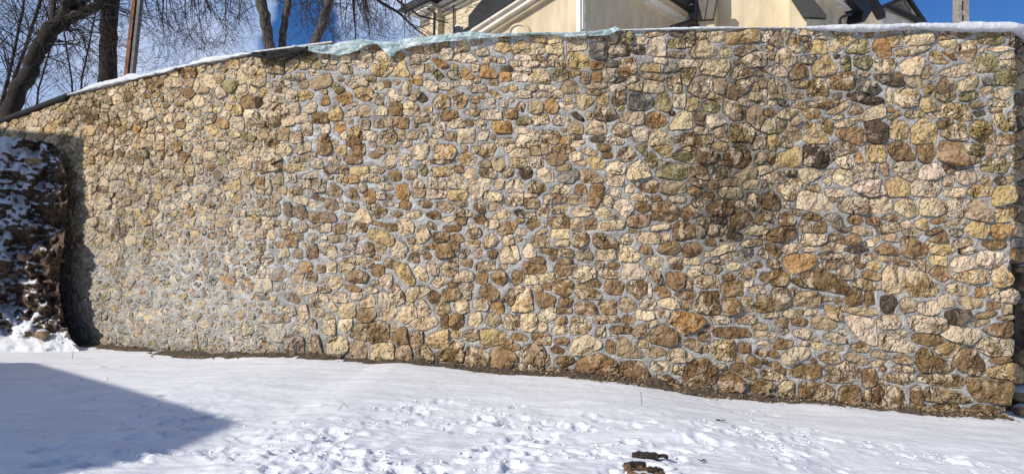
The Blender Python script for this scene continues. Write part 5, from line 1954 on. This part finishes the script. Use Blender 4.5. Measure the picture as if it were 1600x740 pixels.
# ------------------------------------------------------------------ trees on the terrace
def branch(mb, p, d, L, r, lev, maxlev, nseg=5, curve=0.25, grav=0.0, kids=3, rmin=0.004, sides=(7, 5, 4, 3, 3)):
    pts = [p.copy()]; rad_ = [r]; q = p.copy(); v = d.normalized()
    for i in range(nseg):
        v = (v+Vector((random.gauss(0, 1), random.gauss(0, 1), random.gauss(0, 1)))*curve*0.45+Vector((0, 0, -grav))).normalized()
        q = q+v*(L/nseg); pts.append(q.copy()); rad_.append(max(rmin*0.7, r*(1-0.75*(i+1)/nseg)))
    mb.tube(pts, rad_, sides[min(lev, 4)], cap=False)
    if lev < maxlev:
        for k in range(kids):
            t_ = random.uniform(0.25, 1.0); i = min(nseg-1, int(t_*nseg)); base = pts[i].lerp(pts[i+1], t_*nseg-i if t_ < 1 else 1)
            dd_ = (pts[i+1]-pts[i]).normalized(); side = dd_.orthogonal().normalized(); side.rotate(Matrix.Rotation(random.uniform(0, 2*pi), 3, dd_))
            nd = (dd_*random.uniform(0.6, 1.2)+side*random.uniform(0.5, 1.1)).normalized()
            branch(mb, base, nd, L*random.uniform(0.35, 0.7), max(rmin, rad_[i]*0.6), lev+1, maxlev, max(3, nseg-1), curve*1.1, grav, kids, rmin, sides)
def limb_px(mb, pts, D, kids=5, maxlev=3, grav=0.0, twigL=1.2, rmin=0.004, sides=8):
    P3 = [Vector(P(x, y, D+(dz if dz else 0))) for (x, y, r_, dz) in pts]; R3 = [r_*0.93*D/FP for (_, _, r_, _) in pts]
    # refine
    Q, RR = [], []
    for i in range(len(P3)-1):
        for k in range(4):
            t_ = k/4; Q.append(P3[i].lerp(P3[i+1], t_)+Vector((random.gauss(0, 1), random.gauss(0, 1), random.gauss(0, 1)))*R3[i]*0.10); RR.append(R3[i]+(R3[i+1]-R3[i])*t_)
    Q.append(P3[-1]); RR.append(R3[-1])
    mb.tube(Q, RR, sides, rough=0.10)
    return Q, RR
def twigs_on(mb, Q, RR, n, L, maxlev, kids, grav, rmin, t0=0.1, up=0.0, curve=0.35):
    for k in range(n):
        t_ = random.uniform(t0, 0.99)*(len(Q)-1); i = int(t_); b_ = Q[i].lerp(Q[i+1], t_-i); d = (Q[i+1]-Q[i]).normalized()
        s_ = d.orthogonal().normalized(); s_.rotate(Matrix.Rotation(random.uniform(0, 2*pi), 3, d)); nd = d*random.uniform(0.2, 0.9)+s_*random.uniform(0.6, 1.1)+Vector((0, 0, up))
        branch(mb, b_, nd, L*random.uniform(0.5, 1.25), max(rmin, min(RR[i]*0.35, L*0.0105)), 1, maxlev, 5, curve, grav, kids, rmin)
def tree(name, label, trunk, D, limbs, mat, group=None, ntw=30, twL=1.6, maxlev=3, kids=3, grav=0.03, rmin=0.0045):
    """trunk and limbs in photo pixels (x, y, radius px, depth offset)"""
    b0 = trunk[0]; bx_, by_ = (b0[0]-800)/FP*D, D
    root = Vector((bx_-0.0, by_, ZTER)); e = empty(name, root); tag(e, label, 'tree', group)
    mb = MB(); pyb = HOR-(ZTER-0.1-EYE)*FP/D
    tr_ = [(b0[0]-(trunk[1][0]-b0[0])*0.15, pyb, b0[2]*1.35, 0)]+list(trunk)
    Q, RR = limb_px(mb, tr_, D, sides=12)
    mb.obj('trunk', mat, e, smooth=True, origin=root)
    cr = MB(); allq = [(Q[len(Q)//2:], RR[len(Q)//2:])]
    for lb in limbs:
        q_, r_ = limb_px(cr, lb, D); allq.append((q_, r_))
    for (q_, r_) in allq: twigs_on(cr, q_, r_, ntw, twL, maxlev, kids, grav, rmin)
    cr.obj('crown', M['twig'] if mat is M['bark'] else M['twig'], e, origin=root)
    return e
random.seed(5)
tree('bare_tree', 'thick dark leaning tree forking over the far left end of the wall', [(16, 172, 14, 0), (30, 140, 13.5, 0), (47, 108, 13, 0), (62, 72, 13.5, 0), (80, 48, 13.5, 0), (100, 32, 12, 0)], 17.5,
     [[(98, 32, 10, 0), (125, 22, 9, 0), (150, 10, 8, 0), (172, -12, 7.5, .3), (215, -60, 6, .8), (260, -130, 3, 1)], [(96, 34, 9, 0), (104, 12, 10, 0), (112, -14, 9, -.2), (118, -90, 7, -.5), (125, -180, 3, -.6)],
      [(80, 40, 5, 0), (83, 10, 4.5, .2), (82, -30, 4, .3), (70, -110, 2, .5)], [(92, 47, 2.2, 0), (105, 47.5, 2, 0), (122, 47, 1.6, 0), (130, 60, 1.3, 0), (142, 100, 0.8, .2)],
      [(104, 22, 5, 0), (128, 6, 5, .2), (150, -20, 4, .6), (185, -90, 2, 1)]], M['bark'], ntw=26, twL=1.7, maxlev=3, kids=3)
tree('bare_tree', 'straight vertical dark trunk just left of the leaning rusty post', [(168, 128, 14.5, 0), (169, 90, 14, 0), (170, 45, 13.5, 0), (173, 0, 13.5, 0), (175, -60, 12, 0), (178, -150, 9, 0), (180, -240, 4, 0)], 19.0,
     [[(176, -40, 6, 0), (220, -90, 5, .5), (270, -70, 4, .8), (310, -25, 2.5, 1), (330, 20, 1.2, 1)], [(176, -60, 6, 0), (130, -110, 5, .5), (70, -120, 3, 1), (20, -60, 1.2, 1)], [(177, -80, 5, 0), (240, -150, 4, -.5), (330, -140, 3, -.6), (380, -60, 1.5, -.6)]], M['bark'], ntw=30, twL=1.8, maxlev=3, kids=3, grav=0.10)
tree('bare_tree', 'dark grey trunk standing left of the pair of paler trunks near the black felt', [(422, 84, 9, 0), (418, 55, 8.8, 0), (413, 25, 9, 0), (405, -10, 9, 0), (398, -70, 8, 0), (392, -160, 4, 0)], 17.0,
     [[(404, -15, 4, 0), (380, -50, 3, .4), (350, -60, 2, .8), (338, -20, 1, 1)], [(400, -60, 4, 0), (440, -110, 3, -.4), (480, -100, 2, -.6)]], M['bark2'], ntw=12, twL=1.3, maxlev=3, grav=0.05)
tree('bare_tree', 'slim grey trunk in the middle of the three beside the black felt', [(441, 80, 6.5, 0), (442, 58, 6.2, 0), (445, 28, 6, 0), (450, -2, 6, 0), (456, -60, 5.5, 0), (460, -150, 3, 0)], 17.3,
     [[(452, -20, 3, 0), (480, -70, 2.5, .4), (520, -90, 1.5, .8)]], M['bark2'], ntw=12, twL=1.2, maxlev=3, grav=0.05)
tree('bare_tree', 'grey trunk leaning right above the left end of the teal film', [(490, 74, 7.5, 0), (497, 55, 7, 0), (505, 36, 7.4, 0), (512, 12, 7, 0), (517, -12, 7, 0), (530, -80, 6, 0), (545, -160, 3, 0)], 17.0,
     [[(518, -20, 4, 0), (560, -34, 3.4, .2), (592, 2, 2.8, .3), (625, 22, 2.2, .4), (650, 46, 1.5, .5), (668, 58, .8, .5)], [(522, -40, 4, 0), (600, -50, 3.2, -.3), (622, 2, 2.4, -.3), (655, 25, 1.8, -.3), (700, 36, 1.0, -.2)],
      [(520, -30, 3.5, 0), (550, -30, 2.6, .3), (553, 20, 1.7, .3), (556, 62, 1, .3)], [(524, -50, 3, 0), (575, -40, 2.4, -.5), (570, 10, 1.7, -.5), (578, 55, 1, -.5)]], M['bark2'], ntw=14, twL=1.1, maxlev=3, grav=0.09, rmin=0.004)
# long whips hanging into view from crowns above the frame
def whips(owner, D, x0, x1, n, ymax, drift, seed, L0=1.0):
    random.seed(seed); cr = MB()
    for k in range(n):
        x = random.uniform(x0, x1); y = -random.uniform(15, 70); ye = ymax(x)*random.uniform(0.45, 1.0); dx = drift*random.uniform(0.5, 1.4)
        d_ = D+random.uniform(-1.2, 1.2); pts = []; m = 9
        for j in range(m):
            t_ = j/(m-1); pts.append(Vector(P(x+dx*t_**2.2+6*math.sin(t_*3+k), y+(ye-y)*(1-(1-t_)**1.5), d_)))
        r0 = random.uniform(0.010, 0.022); mbr = [r0*(1-0.85*j/(m-1)) for j in range(m)]
        cr.tube(pts, mbr, 4, cap=False)
        twigs_on(cr, pts, mbr, 7, L0*random.uniform(.5, 1), 2, 2, 0.05, 0.0035, t0=0.25, curve=0.4)
    root = owner.location
    cr.obj('hanging_branches', M['twig'], owner, origin=root)
trees_ = [o for o in COL.objects if o.type == 'EMPTY' and o.name.startswith('bare_tree')]
whips(trees_[1], 18.5, 205, 330, 26, lambda x: I(x, [200, 260, 300, 345], [112, 105, 88, 50]), 34, 31, 1.1)
whips(trees_[2], 17.0, 345, 400, 7, lambda x: 75, -12, 32, .8)
whips(trees_[4], 17.5, 470, 640, 36, lambda x: I(x, [470, 560, 640], [55, 72, 55]), 14, 33, .8)
# thin young trees crowding the left edge behind the leaning one
random.seed(9)
for k, (x, yb, lean, r_) in enumerate([(-30, 175, 25, 2.6), (2, 165, 34, 3.0), (12, 150, 52, 3.4), (-60, 170, 30, 3), (112, 125, -22, 1.5), (128, 122, 30, 1.6), (60, 140, 40, 1.6)]):
    D = 19.5+1.3*(k % 4)
    labs = ['slim dark sapling rising at the very edge left of the leaning tree', 'slim dark sapling crossing just left of the leaning trunk', 'slanting young tree whose stem passes behind the leaning trunk foot', 'sapling beyond the left end of the coping strip',
            'thin sapling in the gap between the leaning tree and the straight trunk', 'thin sapling leaning right past the straight trunk', 'wispy sapling seen through the fork of the leaning tree', 'thin sapling right between straight trunk and rusty post', 'wispy sapling just right of the rusty post']
    e = empty('sapling', Vector(P(x, HOR-(ZTER-EYE)*FP/D, D))); tag(e, labs[k], 'tree', 'bare saplings behind the left part of the wall')
    mb = MB(); Q, RR = limb_px(mb, [(x-lean*.3, HOR-(ZTER-EYE)*FP/D, r_*1.2, 0), (x, yb, r_, 0), (x+lean*.5, yb-70, r_*.85, 0), (x+lean, yb-150, r_*.7, 0), (x+lean*1.2, yb-260, r_*.3, 0)], D, sides=7)
    mb.obj('trunk', M['bark'], e, smooth=True, origin=e.location)
    cr = MB(); twigs_on(cr, Q, RR, 34, 1.9, 3, 3, -0.03, 0.0045, t0=0.05, up=0.15); cr.obj('crown', M['twig'], e, origin=e.location)

# ------------------------------------------------------------------ posts
D = 16.2; a, b_ = Vector(P(201, HOR-(ZTER-EYE)*FP/D, D)), Vector(P(222, -60, D)); a.x = P(193, 0, D)[0]
e = empty('steel_post', a); tag(e, 'leaning rusty steel channel post right of the straight trunk', 'post')
ax = (b_-a).normalized()
def beam(mb, a, b, off, w, dpt):
    ax = (b-a).normalized(); sx_ = Vector((1, 0, 0)); sx_ = (sx_-ax*sx_.dot(ax)).normalized(); sy_ = ax.cross(sx_)
    c0 = a+sx_*off[0]+sy_*off[1]; c1 = b+sx_*off[0]+sy_*off[1]
    vs = [c+sx_*(i*w/2)+sy_*(j*dpt/2) for c in (c0, c1) for i in (-1, 1) for j in (-1, 1)]
    mb.add(vs, [(0, 1, 3, 2), (4, 6, 7, 5), (0, 4, 5, 1), (2, 3, 7, 6), (0, 2, 6, 4), (1, 5, 7, 3)])
mb = MB(); beam(mb, a, b_, (-0.055, 0), 0.075, 0.16); mb.obj('rusty_flange', M['rust'], e, origin=a)
mb = MB(); beam(mb, a, b_, (0.005, -0.03), 0.05, 0.02); mb.obj('web', M['felt'], e, origin=a)
mb = MB(); beam(mb, a, b_, (0.058, 0), 0.06, 0.15); mb.obj('grey_flange', M['greymetal'], e, origin=a)
D = 17.0; px0, px1 = 1492.5, 1510.0; zb = ZTER; zt = EYE+(HOR+120)/FP*D; xl, xr = P(px0, 0, D)[0], P(px1, 0, D)[0]
c = Vector(((xl+xr)/2, D, zb)); e = empty('concrete_post', c); tag(e, 'grey brown concrete ladder post against the blue sky at right', 'post')
wl = (xr-xl)*0.36
for sgn in (-1, 1):
    mb = MB(); mb.box((c.x+sgn*((xr-xl)/2-wl/2), D, (zb+zt)/2), (wl, 0.2, zt-zb)); mb.obj('upright', M['concrete'], e, origin=(c.x, D, (zb+zt)/2))
z0 = EYE+(HOR-30)/FP*D
for k in range(-1, 8):
    zc = EYE+(HOR-22-(-k)*-22+0)/FP*D if False else EYE+(HOR-22+22*k)/FP*D
    if zc > zt or zc < zb: continue
    mb = MB(); mb.box((c.x, D, zc), ((xr-xl)-2*wl+0.004, 0.14, 0.12)); mb.obj('rung', M['concrete'], e, origin=(c.x, D, zc))

# ------------------------------------------------------------------ church behind the wall
def plane(a, Da, b, Db):
    A = np.array([(a-800)/FP*Da, Da]); B = np.array([(b-800)/FP*Db, Db]); d = B-A; n = np.array([d[1], -d[0]]); n /= np.linalg.norm(n)
    if n[1] > 0: n = -n
    return A, d, n
def onplane(pl, px, py, out=0.0):
    A, d, n = pl; A2 = A+n*out; x = (px-800)/FP
    t_ = (A2[0]-x*A2[1])/(x*d[1]-d[0]); Dp = A2[1]+t_*d[1]
    return np.array([x*Dp, Dp, EYE+(HOR-py)/FP*Dp])
def slab(name, poly, pl, out, inn, mat, parent, keepface=True):
    F0 = [onplane(pl, x, y, 0.0) for x, y in poly]; n = pl[2]; n3 = np.array([n[0], n[1], 0])
    fr = [p+n3*out for p in F0]; bk = [p-n3*inn for p in F0]; k = len(poly)
    V = fr+bk; F = [tuple(range(k)), tuple(range(k, 2*k))[::-1]]+[(i, (i+1) % k, k+(i+1) % k, k+i) for i in range(k)]
    o = mesh_obj(name, V, F, mat, parent, origin=np.mean(V, 0))
    bm = bmesh.new(); bm.from_mesh(o.data); bmesh.ops.recalc_face_normals(bm, faces=bm.faces); bm.to_mesh(o.data); bm.free()
    return o
B0 = 90.0     # a row safely hidden behind the wall top
def gl(pl, px): return HOR-(ZTER-0.3-EYE)*FP/onplane(pl, px, 100)[1]
ch = empty('church', (3.0, 24.0, ZTER)); tag(ch, 'cream plastered church with dark sheet metal roofs behind the wall', 'church')
p1 = plane(656, 29, 800, 25.5)
slab('nave_wall', [(656, 28), (700, 4), (740, -20), (830, -60), (830, gl(p1, 830)), (656, gl(p1, 656))], p1, 0, 0.6, M['plaster'], ch)
for k, (oy_, th) in enumerate([(0, 4), (9, 2.5), (15, 1.6)]):
    slab('cornice', [(662, 24+oy_), (790, -42+oy_), (790, -42+oy_+th), (662, 24+oy_+th)], p1, 0.28-0.09*k, 0.05, M['plaster2'], ch)
slab('eaves', [(650, 25), (690, 8), (692, 14), (657, 31)], p1, 0.55, 0.0, M['plaster2'], ch)
slab('nave_roof', [(644, 25), (652, 17), (712, -14), (800, -60), (800, -48), (712, -2), (650, 27)], p1, 0.75, 1.2, M['roof'], ch)
slab('pilaster', [(679, 22), (692, 16), (692, gl(p1, 692)), (679, gl(p1, 679))], p1, 0.22, 0.02, M['plaster'], ch)
slab('pilaster', [(684, 12), (694, 10), (694, 26), (686, 30)], p1, 0.34, 0.02, M['plaster'], ch)
def pipe(name, pts, pl, out, r, mat, parent):
    mb = MB(); Q = [onplane(pl, x, y, out) for x, y in pts]; mb.tube(Q, r, 8); mb.obj(name, mat, parent, origin=np.mean(Q, 0), smooth=True)
pipe('downpipe', [(668, 9), (668.5, 14), (679, 20), (678, 60), (678, 110)], p1, 0.42, 0.05, M['roof'], ch)
pipe('downpipe', [(709, -5), (708.5, 60), (708.5, 110)], p1, 0.08, 0.035, M['roof2'], ch)
def arch_poly(cx_, top_, hw, bottom, n=10):
    return [(cx_-hw, bottom)]+[(cx_-hw*cos(pi*k/n), top_+hw-hw*sin(pi*k/n)) for k in range(n+1)]+[(cx_+hw, bottom)]
w_ = slab('window', arch_poly(717, 39, 9.5, 90), p1, 0.05, 0.0, M['plaster2'], ch); 
slab('pane', arch_poly(718, 41, 7.2, 88), p1, 0.06, 0.0, M['glass'], w_) if False else None
wp = slab('window_pane', arch_poly(717.5, 41, 7.5, 88), p1, 0.058, 0.0, M['glass'], ch)
pipe('window_bar', [(722, 42), (722, 86)], p1, 0.08, 0.02, M['roof2'], ch)
# lower chapel gable facing front left
p3 = plane(740, 26.5, 908, 22.0)
slab('gable_wall', [(752, 56), (775, 42), (800, 26), (850, -6), (870, -30), (908, -30), (908, gl(p3, 908)), (752, gl(p3, 752))], p3, 0, 0.5, M['plaster'], ch)
slab('gable_cornice', [(744, 55), (858, -14), (872, -14), (758, 58)], p3, 0.34, 0.0, M['plaster2'], ch)
slab('gable_cornice', [(740, 54), (854, -15), (862, -15), (747, 57)], p3, 0.46, 0.0, M['plaster2'], ch)
slab('gable_cornice', [(755, 59), (868, -10), (873, -8), (762, 61)], p3, 0.18, 0.0, M['plaster'], ch)
slab('chapel_roof', [(727, 52), (733, 41), (742, 28), (752, 16), (765, 1), (777, -14), (857, -16), (840, -5), (795, 22), (768, 40), (745, 54)], plane(740, 27.3, 908, 22.8), 0.3, 1.5, M['roof'], ch)
slab('roof_edge', [(736, 55), (852, -17), (855, -15), (741, 56)], p3, 0.52, 0.0, M['roof'], ch)
for k in range(3):
    slab('roof_seam', [(748+k*18, 46-k*11.3), (790+k*22, -14), (791.5+k*22, -14), (749.5+k*18, 46-k*11.3)], plane(740, 26.9, 908, 22.4), 0.03, 0.0, M['roof'], ch)
slab('corner_band', [(902.5, -40), (908.3, -40), (908.3, gl(p3, 908)), (902.5, gl(p3, 902))], p3, 0.05, 0.0, M['quoin'], ch)
for k, (y0, y1, x0) in enumerate([(-20, -8, 897), (-8, 9, 901), (9, 23, 893), (23, 33, 901), (33, 43, 892), (43, 56, 900)]):
    slab('quoin', [(x0, y0), (903, y0), (903, y1), (x0, y1)], p3, 0.035, 0.0, M['quoin'], ch)
slab('niche', arch_poly(813, 36, 15, 90), p3, 0.04, 0.0, M['plaster2'], ch)
slab('niche_recess', arch_poly(817, 42, 9, 90), p3, 0.055, 0.0, M['plaster'], ch)
slab('niche_hood', [(797, 56)]+[(814-16.5*cos(pi*k/12), 52-15*sin(pi*k/12)) for k in range(13)]+[(831, 56), (828, 56)]+[(814+14*cos(pi*k/12), 52.5-12.5*sin(pi*k/12)) for k in range(13)]+[(800, 56)], p3, 0.10, 0.0, M['plaster'], ch)
# shaded side right of the corner
p4 = plane(908.5, 22.0, 1085, 28.0)
slab('side_wall', [(908.5, -60), (930, -60), (978, -10), (1090, 50), (1090, gl(p4, 1090)), (908.5, gl(p4, 908))], p4, 0, 0.5, M['plaster'], ch)
for k, (y0, y1, x0) in enumerate([(-20, -8, 916), (-8, 7, 912), (7, 22, 917), (22, 34, 912), (34, 46, 917)]):
    slab('quoin', [(909, y0), (x0, y0), (x0, y1), (909, y1)], p4, 0.035, 0.0, M['quoin'], ch)
slab('side_cornice', [(968, -14), (1000, -14), (1084, 36), (1066, 42), (1050, 33)], p4, 0.30, 0.0, M['plaster2'], ch)
slab('side_cornice', [(986, -14), (1006, -14), (1086, 34), (1072, 38)], p4, 0.42, 0.0, M['plaster'], ch)
slab('side_roof', [(1000, -14), (1074, -14), (1090, 8), (1096, 24), (1092, 46), (1080, 38)], p4, 0.62, 0.5, M['roof'], ch)
pipe('gutter', [(1050, 44), (1062, 40), (1075, 36), (1082, 34), (1090, 44)], p4, 0.7, 0.10, M['roof'], ch)
random.seed(3)
for k, (x, y, w, hh) in enumerate([(1092, 22, 9, 4), (1087, 18, 4, 4), (1086, 29, 7, 3), (1090, 32, 4, 3), (1098, 23, 7, 2.5), (1033, 4, 4, 1.2), (1053, 14, 3, 1)]):
    slab('snow_patch', [(x+w/2*cos(2*pi*j/9)*random.uniform(.6, 1.2), y+hh/2*sin(2*pi*j/9)*random.uniform(.6, 1.2)) for j in range(9)], p4, 0.72, -0.55, M['capsnow'], ch)
# choir wall between two buttresses
p5 = plane(1085, 27.6, 1240, 26.2)
slab('choir_wall', [(1080, -60), (1256, -60), (1256, gl(p5, 1256)), (1080, gl(p5, 1080))], p5, 0, 0.5, M['plaster'], ch)
slab('buttress', [(1097, 12), (1122, 14), (1119, gl(p5, 1119)), (1094, gl(p5, 1094))], p5, 0.85, 0.0, M['plaster'], ch)
slab('buttress_cap', [(1086, 2), (1129, 5.5), (1121, 43.5), (1086, 46), (1082, 30)], p5, 1.05, -0.87, M['roof2'], ch)
for q in ([(1098, 3), (1098.8, 3), (1096, 44), (1095, 44)], [(1114.5, 4), (1115.3, 4), (1108, 44), (1107, 44)]): slab('cap_seam', q, p5, 1.08, -1.04, M['roof'], ch)
slab('cap_edge', [(1127.5, 5), (1129.5, 5.5), (1121.5, 44), (1119.5, 44)], p5, 1.09, -1.0, M['roof'], ch)
slab('pinnacle', [(1107, -40), (1121, -40), (1122, 3), (1115, 7), (1106, 2)], p5, 0.9, 0.0, M['quoin'], ch)
slab('buttress', [(1236, 9), (1250, 10), (1262, 40), (1262, gl(p5, 1262)), (1236, gl(p5, 1236))], p5, 1.1, 0.0, M['plaster'], ch)
slab('buttress_cap', [(1235.5, 7), (1243, 9), (1256, 11), (1265, 9.5), (1292, 43), (1290, 47), (1257, 45), (1235.5, 12)], p5, 1.35, -1.12, M['roof'], ch)
slab('pinnacle', [(1241.5, -40), (1256, -40), (1256, 9), (1250, 11), (1241.5, 8.5)], p5, 1.15, 0.0, M['quoin'], ch)
p6 = plane(1250, 26.6, 1372, 31.5)
slab('apse_wall', [(1250, -60), (1296, -60), (1345, 24), (1345, gl(p6, 1345)), (1250, gl(p6, 1250))], p6, 0, 0.5, M['plaster'], ch)
slab('apse_cornice', [(1262, -14), (1294, -14), (1338, 18), (1328, 24)], p6, 0.30, 0.0, M['plaster2'], ch)
slab('apse_cornice', [(1276, -14), (1296, -14), (1338, 16), (1331, 21)], p6, 0.42, 0.0, M['plaster'], ch)
slab('apse_roof', [(1286, -16), (1318, -16), (1339, 18), (1338, 24), (1327, 40), (1322, 40), (1325, 25)], p6, 0.6, 0.4, M['roof'], ch)
pipe('gutter', [(1330, 22), (1316, 27), (1312.5, 30), (1312.5, 110)], p6, 0.55, 0.055, M['roof'], ch)
p7 = plane(1322, 32, 1380, 33)
slab('sacristy_wall', [(1322, -30), (1338, -30), (1372, 28), (1372, gl(p7, 1372)), (1322, gl(p7, 1322))], p7, 0, 2.0, M['plaster'], ch)
slab('sacristy_roof', [(1334, -30), (1341, -30), (1373, 24), (1373, 32), (1369, 30)], p7, 0.35, 2.2, M['roof'], ch)
# small gabled chapel
p8 = plane(1366, 36, 1440, 37)
cp = empty('chapel', tuple(onplane(p8, 1400, HOR-(ZTER-EYE)*FP/36.4, -1))); tag(cp, 'small gabled chapel with dark roof edges just left of the concrete post', 'chapel')
slab('gable_wall', [(1371, 17), (1383, 13), (1436, 38), (1436, gl(p8, 1436)), (1371, gl(p8, 1371))], p8, 0, 3.0, M['plaster2'], cp)
slab('gable_boards', [(1376, 15), (1407, 0), (1434, 37)], p8, 0.10, 0.3, M['concrete'], cp)
slab('carved_panel', [(1391, 15), (1404, 8), (1409, 14), (1417, 29)], p8, 0.16, -0.09, M['board'], cp)
slab('gable_trim', [(1407, 1), (1411, 2), (1433, 34), (1428, 34)], p8, 0.2, -0.1, M['concrete'], cp)
slab('roof', [(1362, 17), (1404, -3), (1411, -3), (1408, 1), (1378, 14.5), (1365, 20)], p8, 0.4, 3.2, M['roof'], cp)
slab('roof_edge', [(1407, -3), (1411, -3), (1439, 38), (1434, 38)], p8, 0.38, 3.2, M['roof'], cp)
slab('lower_roof_edge', [(1380, 14), (1383, 13.5), (1434, 36), (1434, 39), (1425, 38.5)], p8, 0.45, -0.2, M['roof'], cp)

# ------------------------------------------------------------------ houses outside the frame whose shadows fall into it, the taller one added
s2 = Vector((sdir.x, sdir.y)); s2.normalize(); tanE = math.tan(radians(SUN_EL))
def shadow_house(label, pts, zs, H, depth, wallmat):
    """pts: ground points where the roof edge's shadow falls; the roof edge stands H above them toward the sun"""
    off = s2*(H/tanE)
    top = [Vector((x+off.x, y+off.y, z+H)) for (x, y), z in zip(pts, zs)]
    e = empty('house', Vector((top[1].x, top[1].y, zs[1]))); tag(e, label, 'house')
    back = [t_+Vector((-depth, -depth*0.35, 0.0)) for t_ in top]
    V = [tuple(t_) for t_ in top]+[tuple(t_) for t_ in back]; n = len(top)
    V += [(x, y, z-0.22) for x, y, z in V]
    F = [(i, i+1, n+i+1, n+i) for i in range(n-1)]+[(2*n+i+1, 2*n+i, 3*n+i, 3*n+i+1) for i in range(n-1)]
    F += [(i+1, i, 2*n+i, 2*n+i+1) for i in range(n-1)]+[(n+i, n+i+1, 3*n+i+1, 3*n+i) for i in range(n-1)]+[(0, n, 3*n, 2*n), (n-1, 2*n-1, 4*n-1, 3*n-1)]
    mesh_obj('roof', V, F, M['roof2'], e, origin=V[0])
    ins = [t_+Vector((-0.45, -0.1, -0.22)) for t_ in top]; inb = [t_+Vector((0.45, 0.1, -0.22)) for t_ in back]
    W = ins+inb[::-1]; k = len(W); VV = [tuple(w) for w in W]+[(w.x, w.y, zs[0]-1.5) for w in W]
    FF = [(i, (i+1) % k, k+(i+1) % k, k+i) for i in range(k)]
    mesh_obj('wall', VV, FF, wallmat, e, origin=VV[0])
    return e
def gpt(px, py):
    hh = 1.4
    for _ in range(6): D_ = FP*hh/(py-HOR); X_ = (px-800)/FP*D_; hh = EYE-float(ground0(X_, D_))
    return (X_, D_), EYE-hh
pp = [gpt(0, 566)[0], gpt(57, 566)[0], gpt(150, 593)[0], gpt(260, 625)[0], gpt(366, 655)[0], gpt(350, 668)[0], gpt(300, 692)[0], gpt(230, 712)[0], gpt(150, 727)[0], gpt(60, 742)[0]]
pp = [(pp[0][0]-4.0, pp[0][1]+0.3)]+pp[1:]+[(pp[-1][0]-1.5, pp[-1][1]-2.5)]
zz = [float(ground0(x, y)) for x, y in pp]
shadow_house('neighbouring house left of the camera that shades the near snow', pp, zz, 6.0, 9.0, M['plaster2'])

# unseen house-like block added farther left so its corner's shadow falls along the bank
t_ = 9.0; hit = Vector(((132-800)/FP*float(DW(132)), float(DW(132)))); C0 = hit+s2*t_; pr = Vector((s2.y, -s2.x)).normalized()
if pr.x > 0: pr = -pr
Zt = EYE+(HOR-214)/FP*13.9+t_*tanE; gz = float(ground0(C0.x, C0.y))
fp = [C0, C0+pr*8.5, C0+pr*8.5+s2*5, C0+s2*5+pr*0.01]
e = empty('house', Vector((C0.x, C0.y, gz))); tag(e, 'unseen house-like block added farther left to shade the bank', 'house')
V = [(p.x, p.y, gz-1.5) for p in fp]+[(p.x, p.y, Zt-0.3) for p in fp]
mesh_obj('wall', V, [(i, (i+1) % 4, 4+(i+1) % 4, 4+i) for i in range(4)], M['plaster2'], e, origin=V[0])
cc = sum(fp, Vector((0, 0)))/4; ro = [p+(p-cc).normalized()*0.0 for p in fp]
V = [(p.x, p.y, Zt-0.3) for p in ro]+[(p.x, p.y, Zt) for p in ro]+[(cc.x, cc.y, Zt+0.6)]
mesh_obj('roof', V, [(3, 2, 1, 0)]+[(i, (i+1) % 4, 4+(i+1) % 4, 4+i) for i in range(4)]+[(4+i, 4+(i+1) % 4, 8) for i in range(4)], M['roof2'], e, origin=V[0])
# crumbs of snow kicked up round the tracks
mb = MB(); rs = random.Random(4)
for (tx, ty, ta, tr, td) in TR_:
    if ty > 11: continue
    for k in range(rs.choice([0, 1, 2, 4])):
        a_ = rs.uniform(0, 2*pi); rr = tr*rs.uniform(0.9, 2.3); x, y = tx+cos(a_)*rr*1.3, ty+sin(a_)*rr; r_ = rs.uniform(0.005, 0.017)
        i_ = min(np.searchsorted(NX, x), len(NX)-1); j_ = min(np.searchsorted(NY, y), len(NY)-1)
        rock_mb(mb, (x, y, float(GZ[j_, i_])+r_*0.2), r_, rs.randint(0, 9999), 0.7, 6, 4)
o = mb.obj('snow_crumbs', M['snow']); tag(o, 'small crumbs of snow kicked up around the footprints', 'snow', kind='stuff')

# snow lying on and around the stump
mb = MB(); rs = random.Random(2)
for q_, (px, py, r_) in enumerate([(1030, 727, .07), (1018, 726, .05), (1045, 733, .06), (972, 724, .06), (964, 738, .07), (1052, 742, .08), (1000, 724, .03), (1024, 731, .04), (985, 745, .05)]):
    d = FP*h/(py-HOR); q = P(px, py, d); rock_mb(mb, (q[0], q[1], q[2]+0.008), r_*0.8, px, 0.42, 14, 9)
    mb.obj('snow_cover', M['snow'], st, smooth=True, origin=sp); mb = MB()
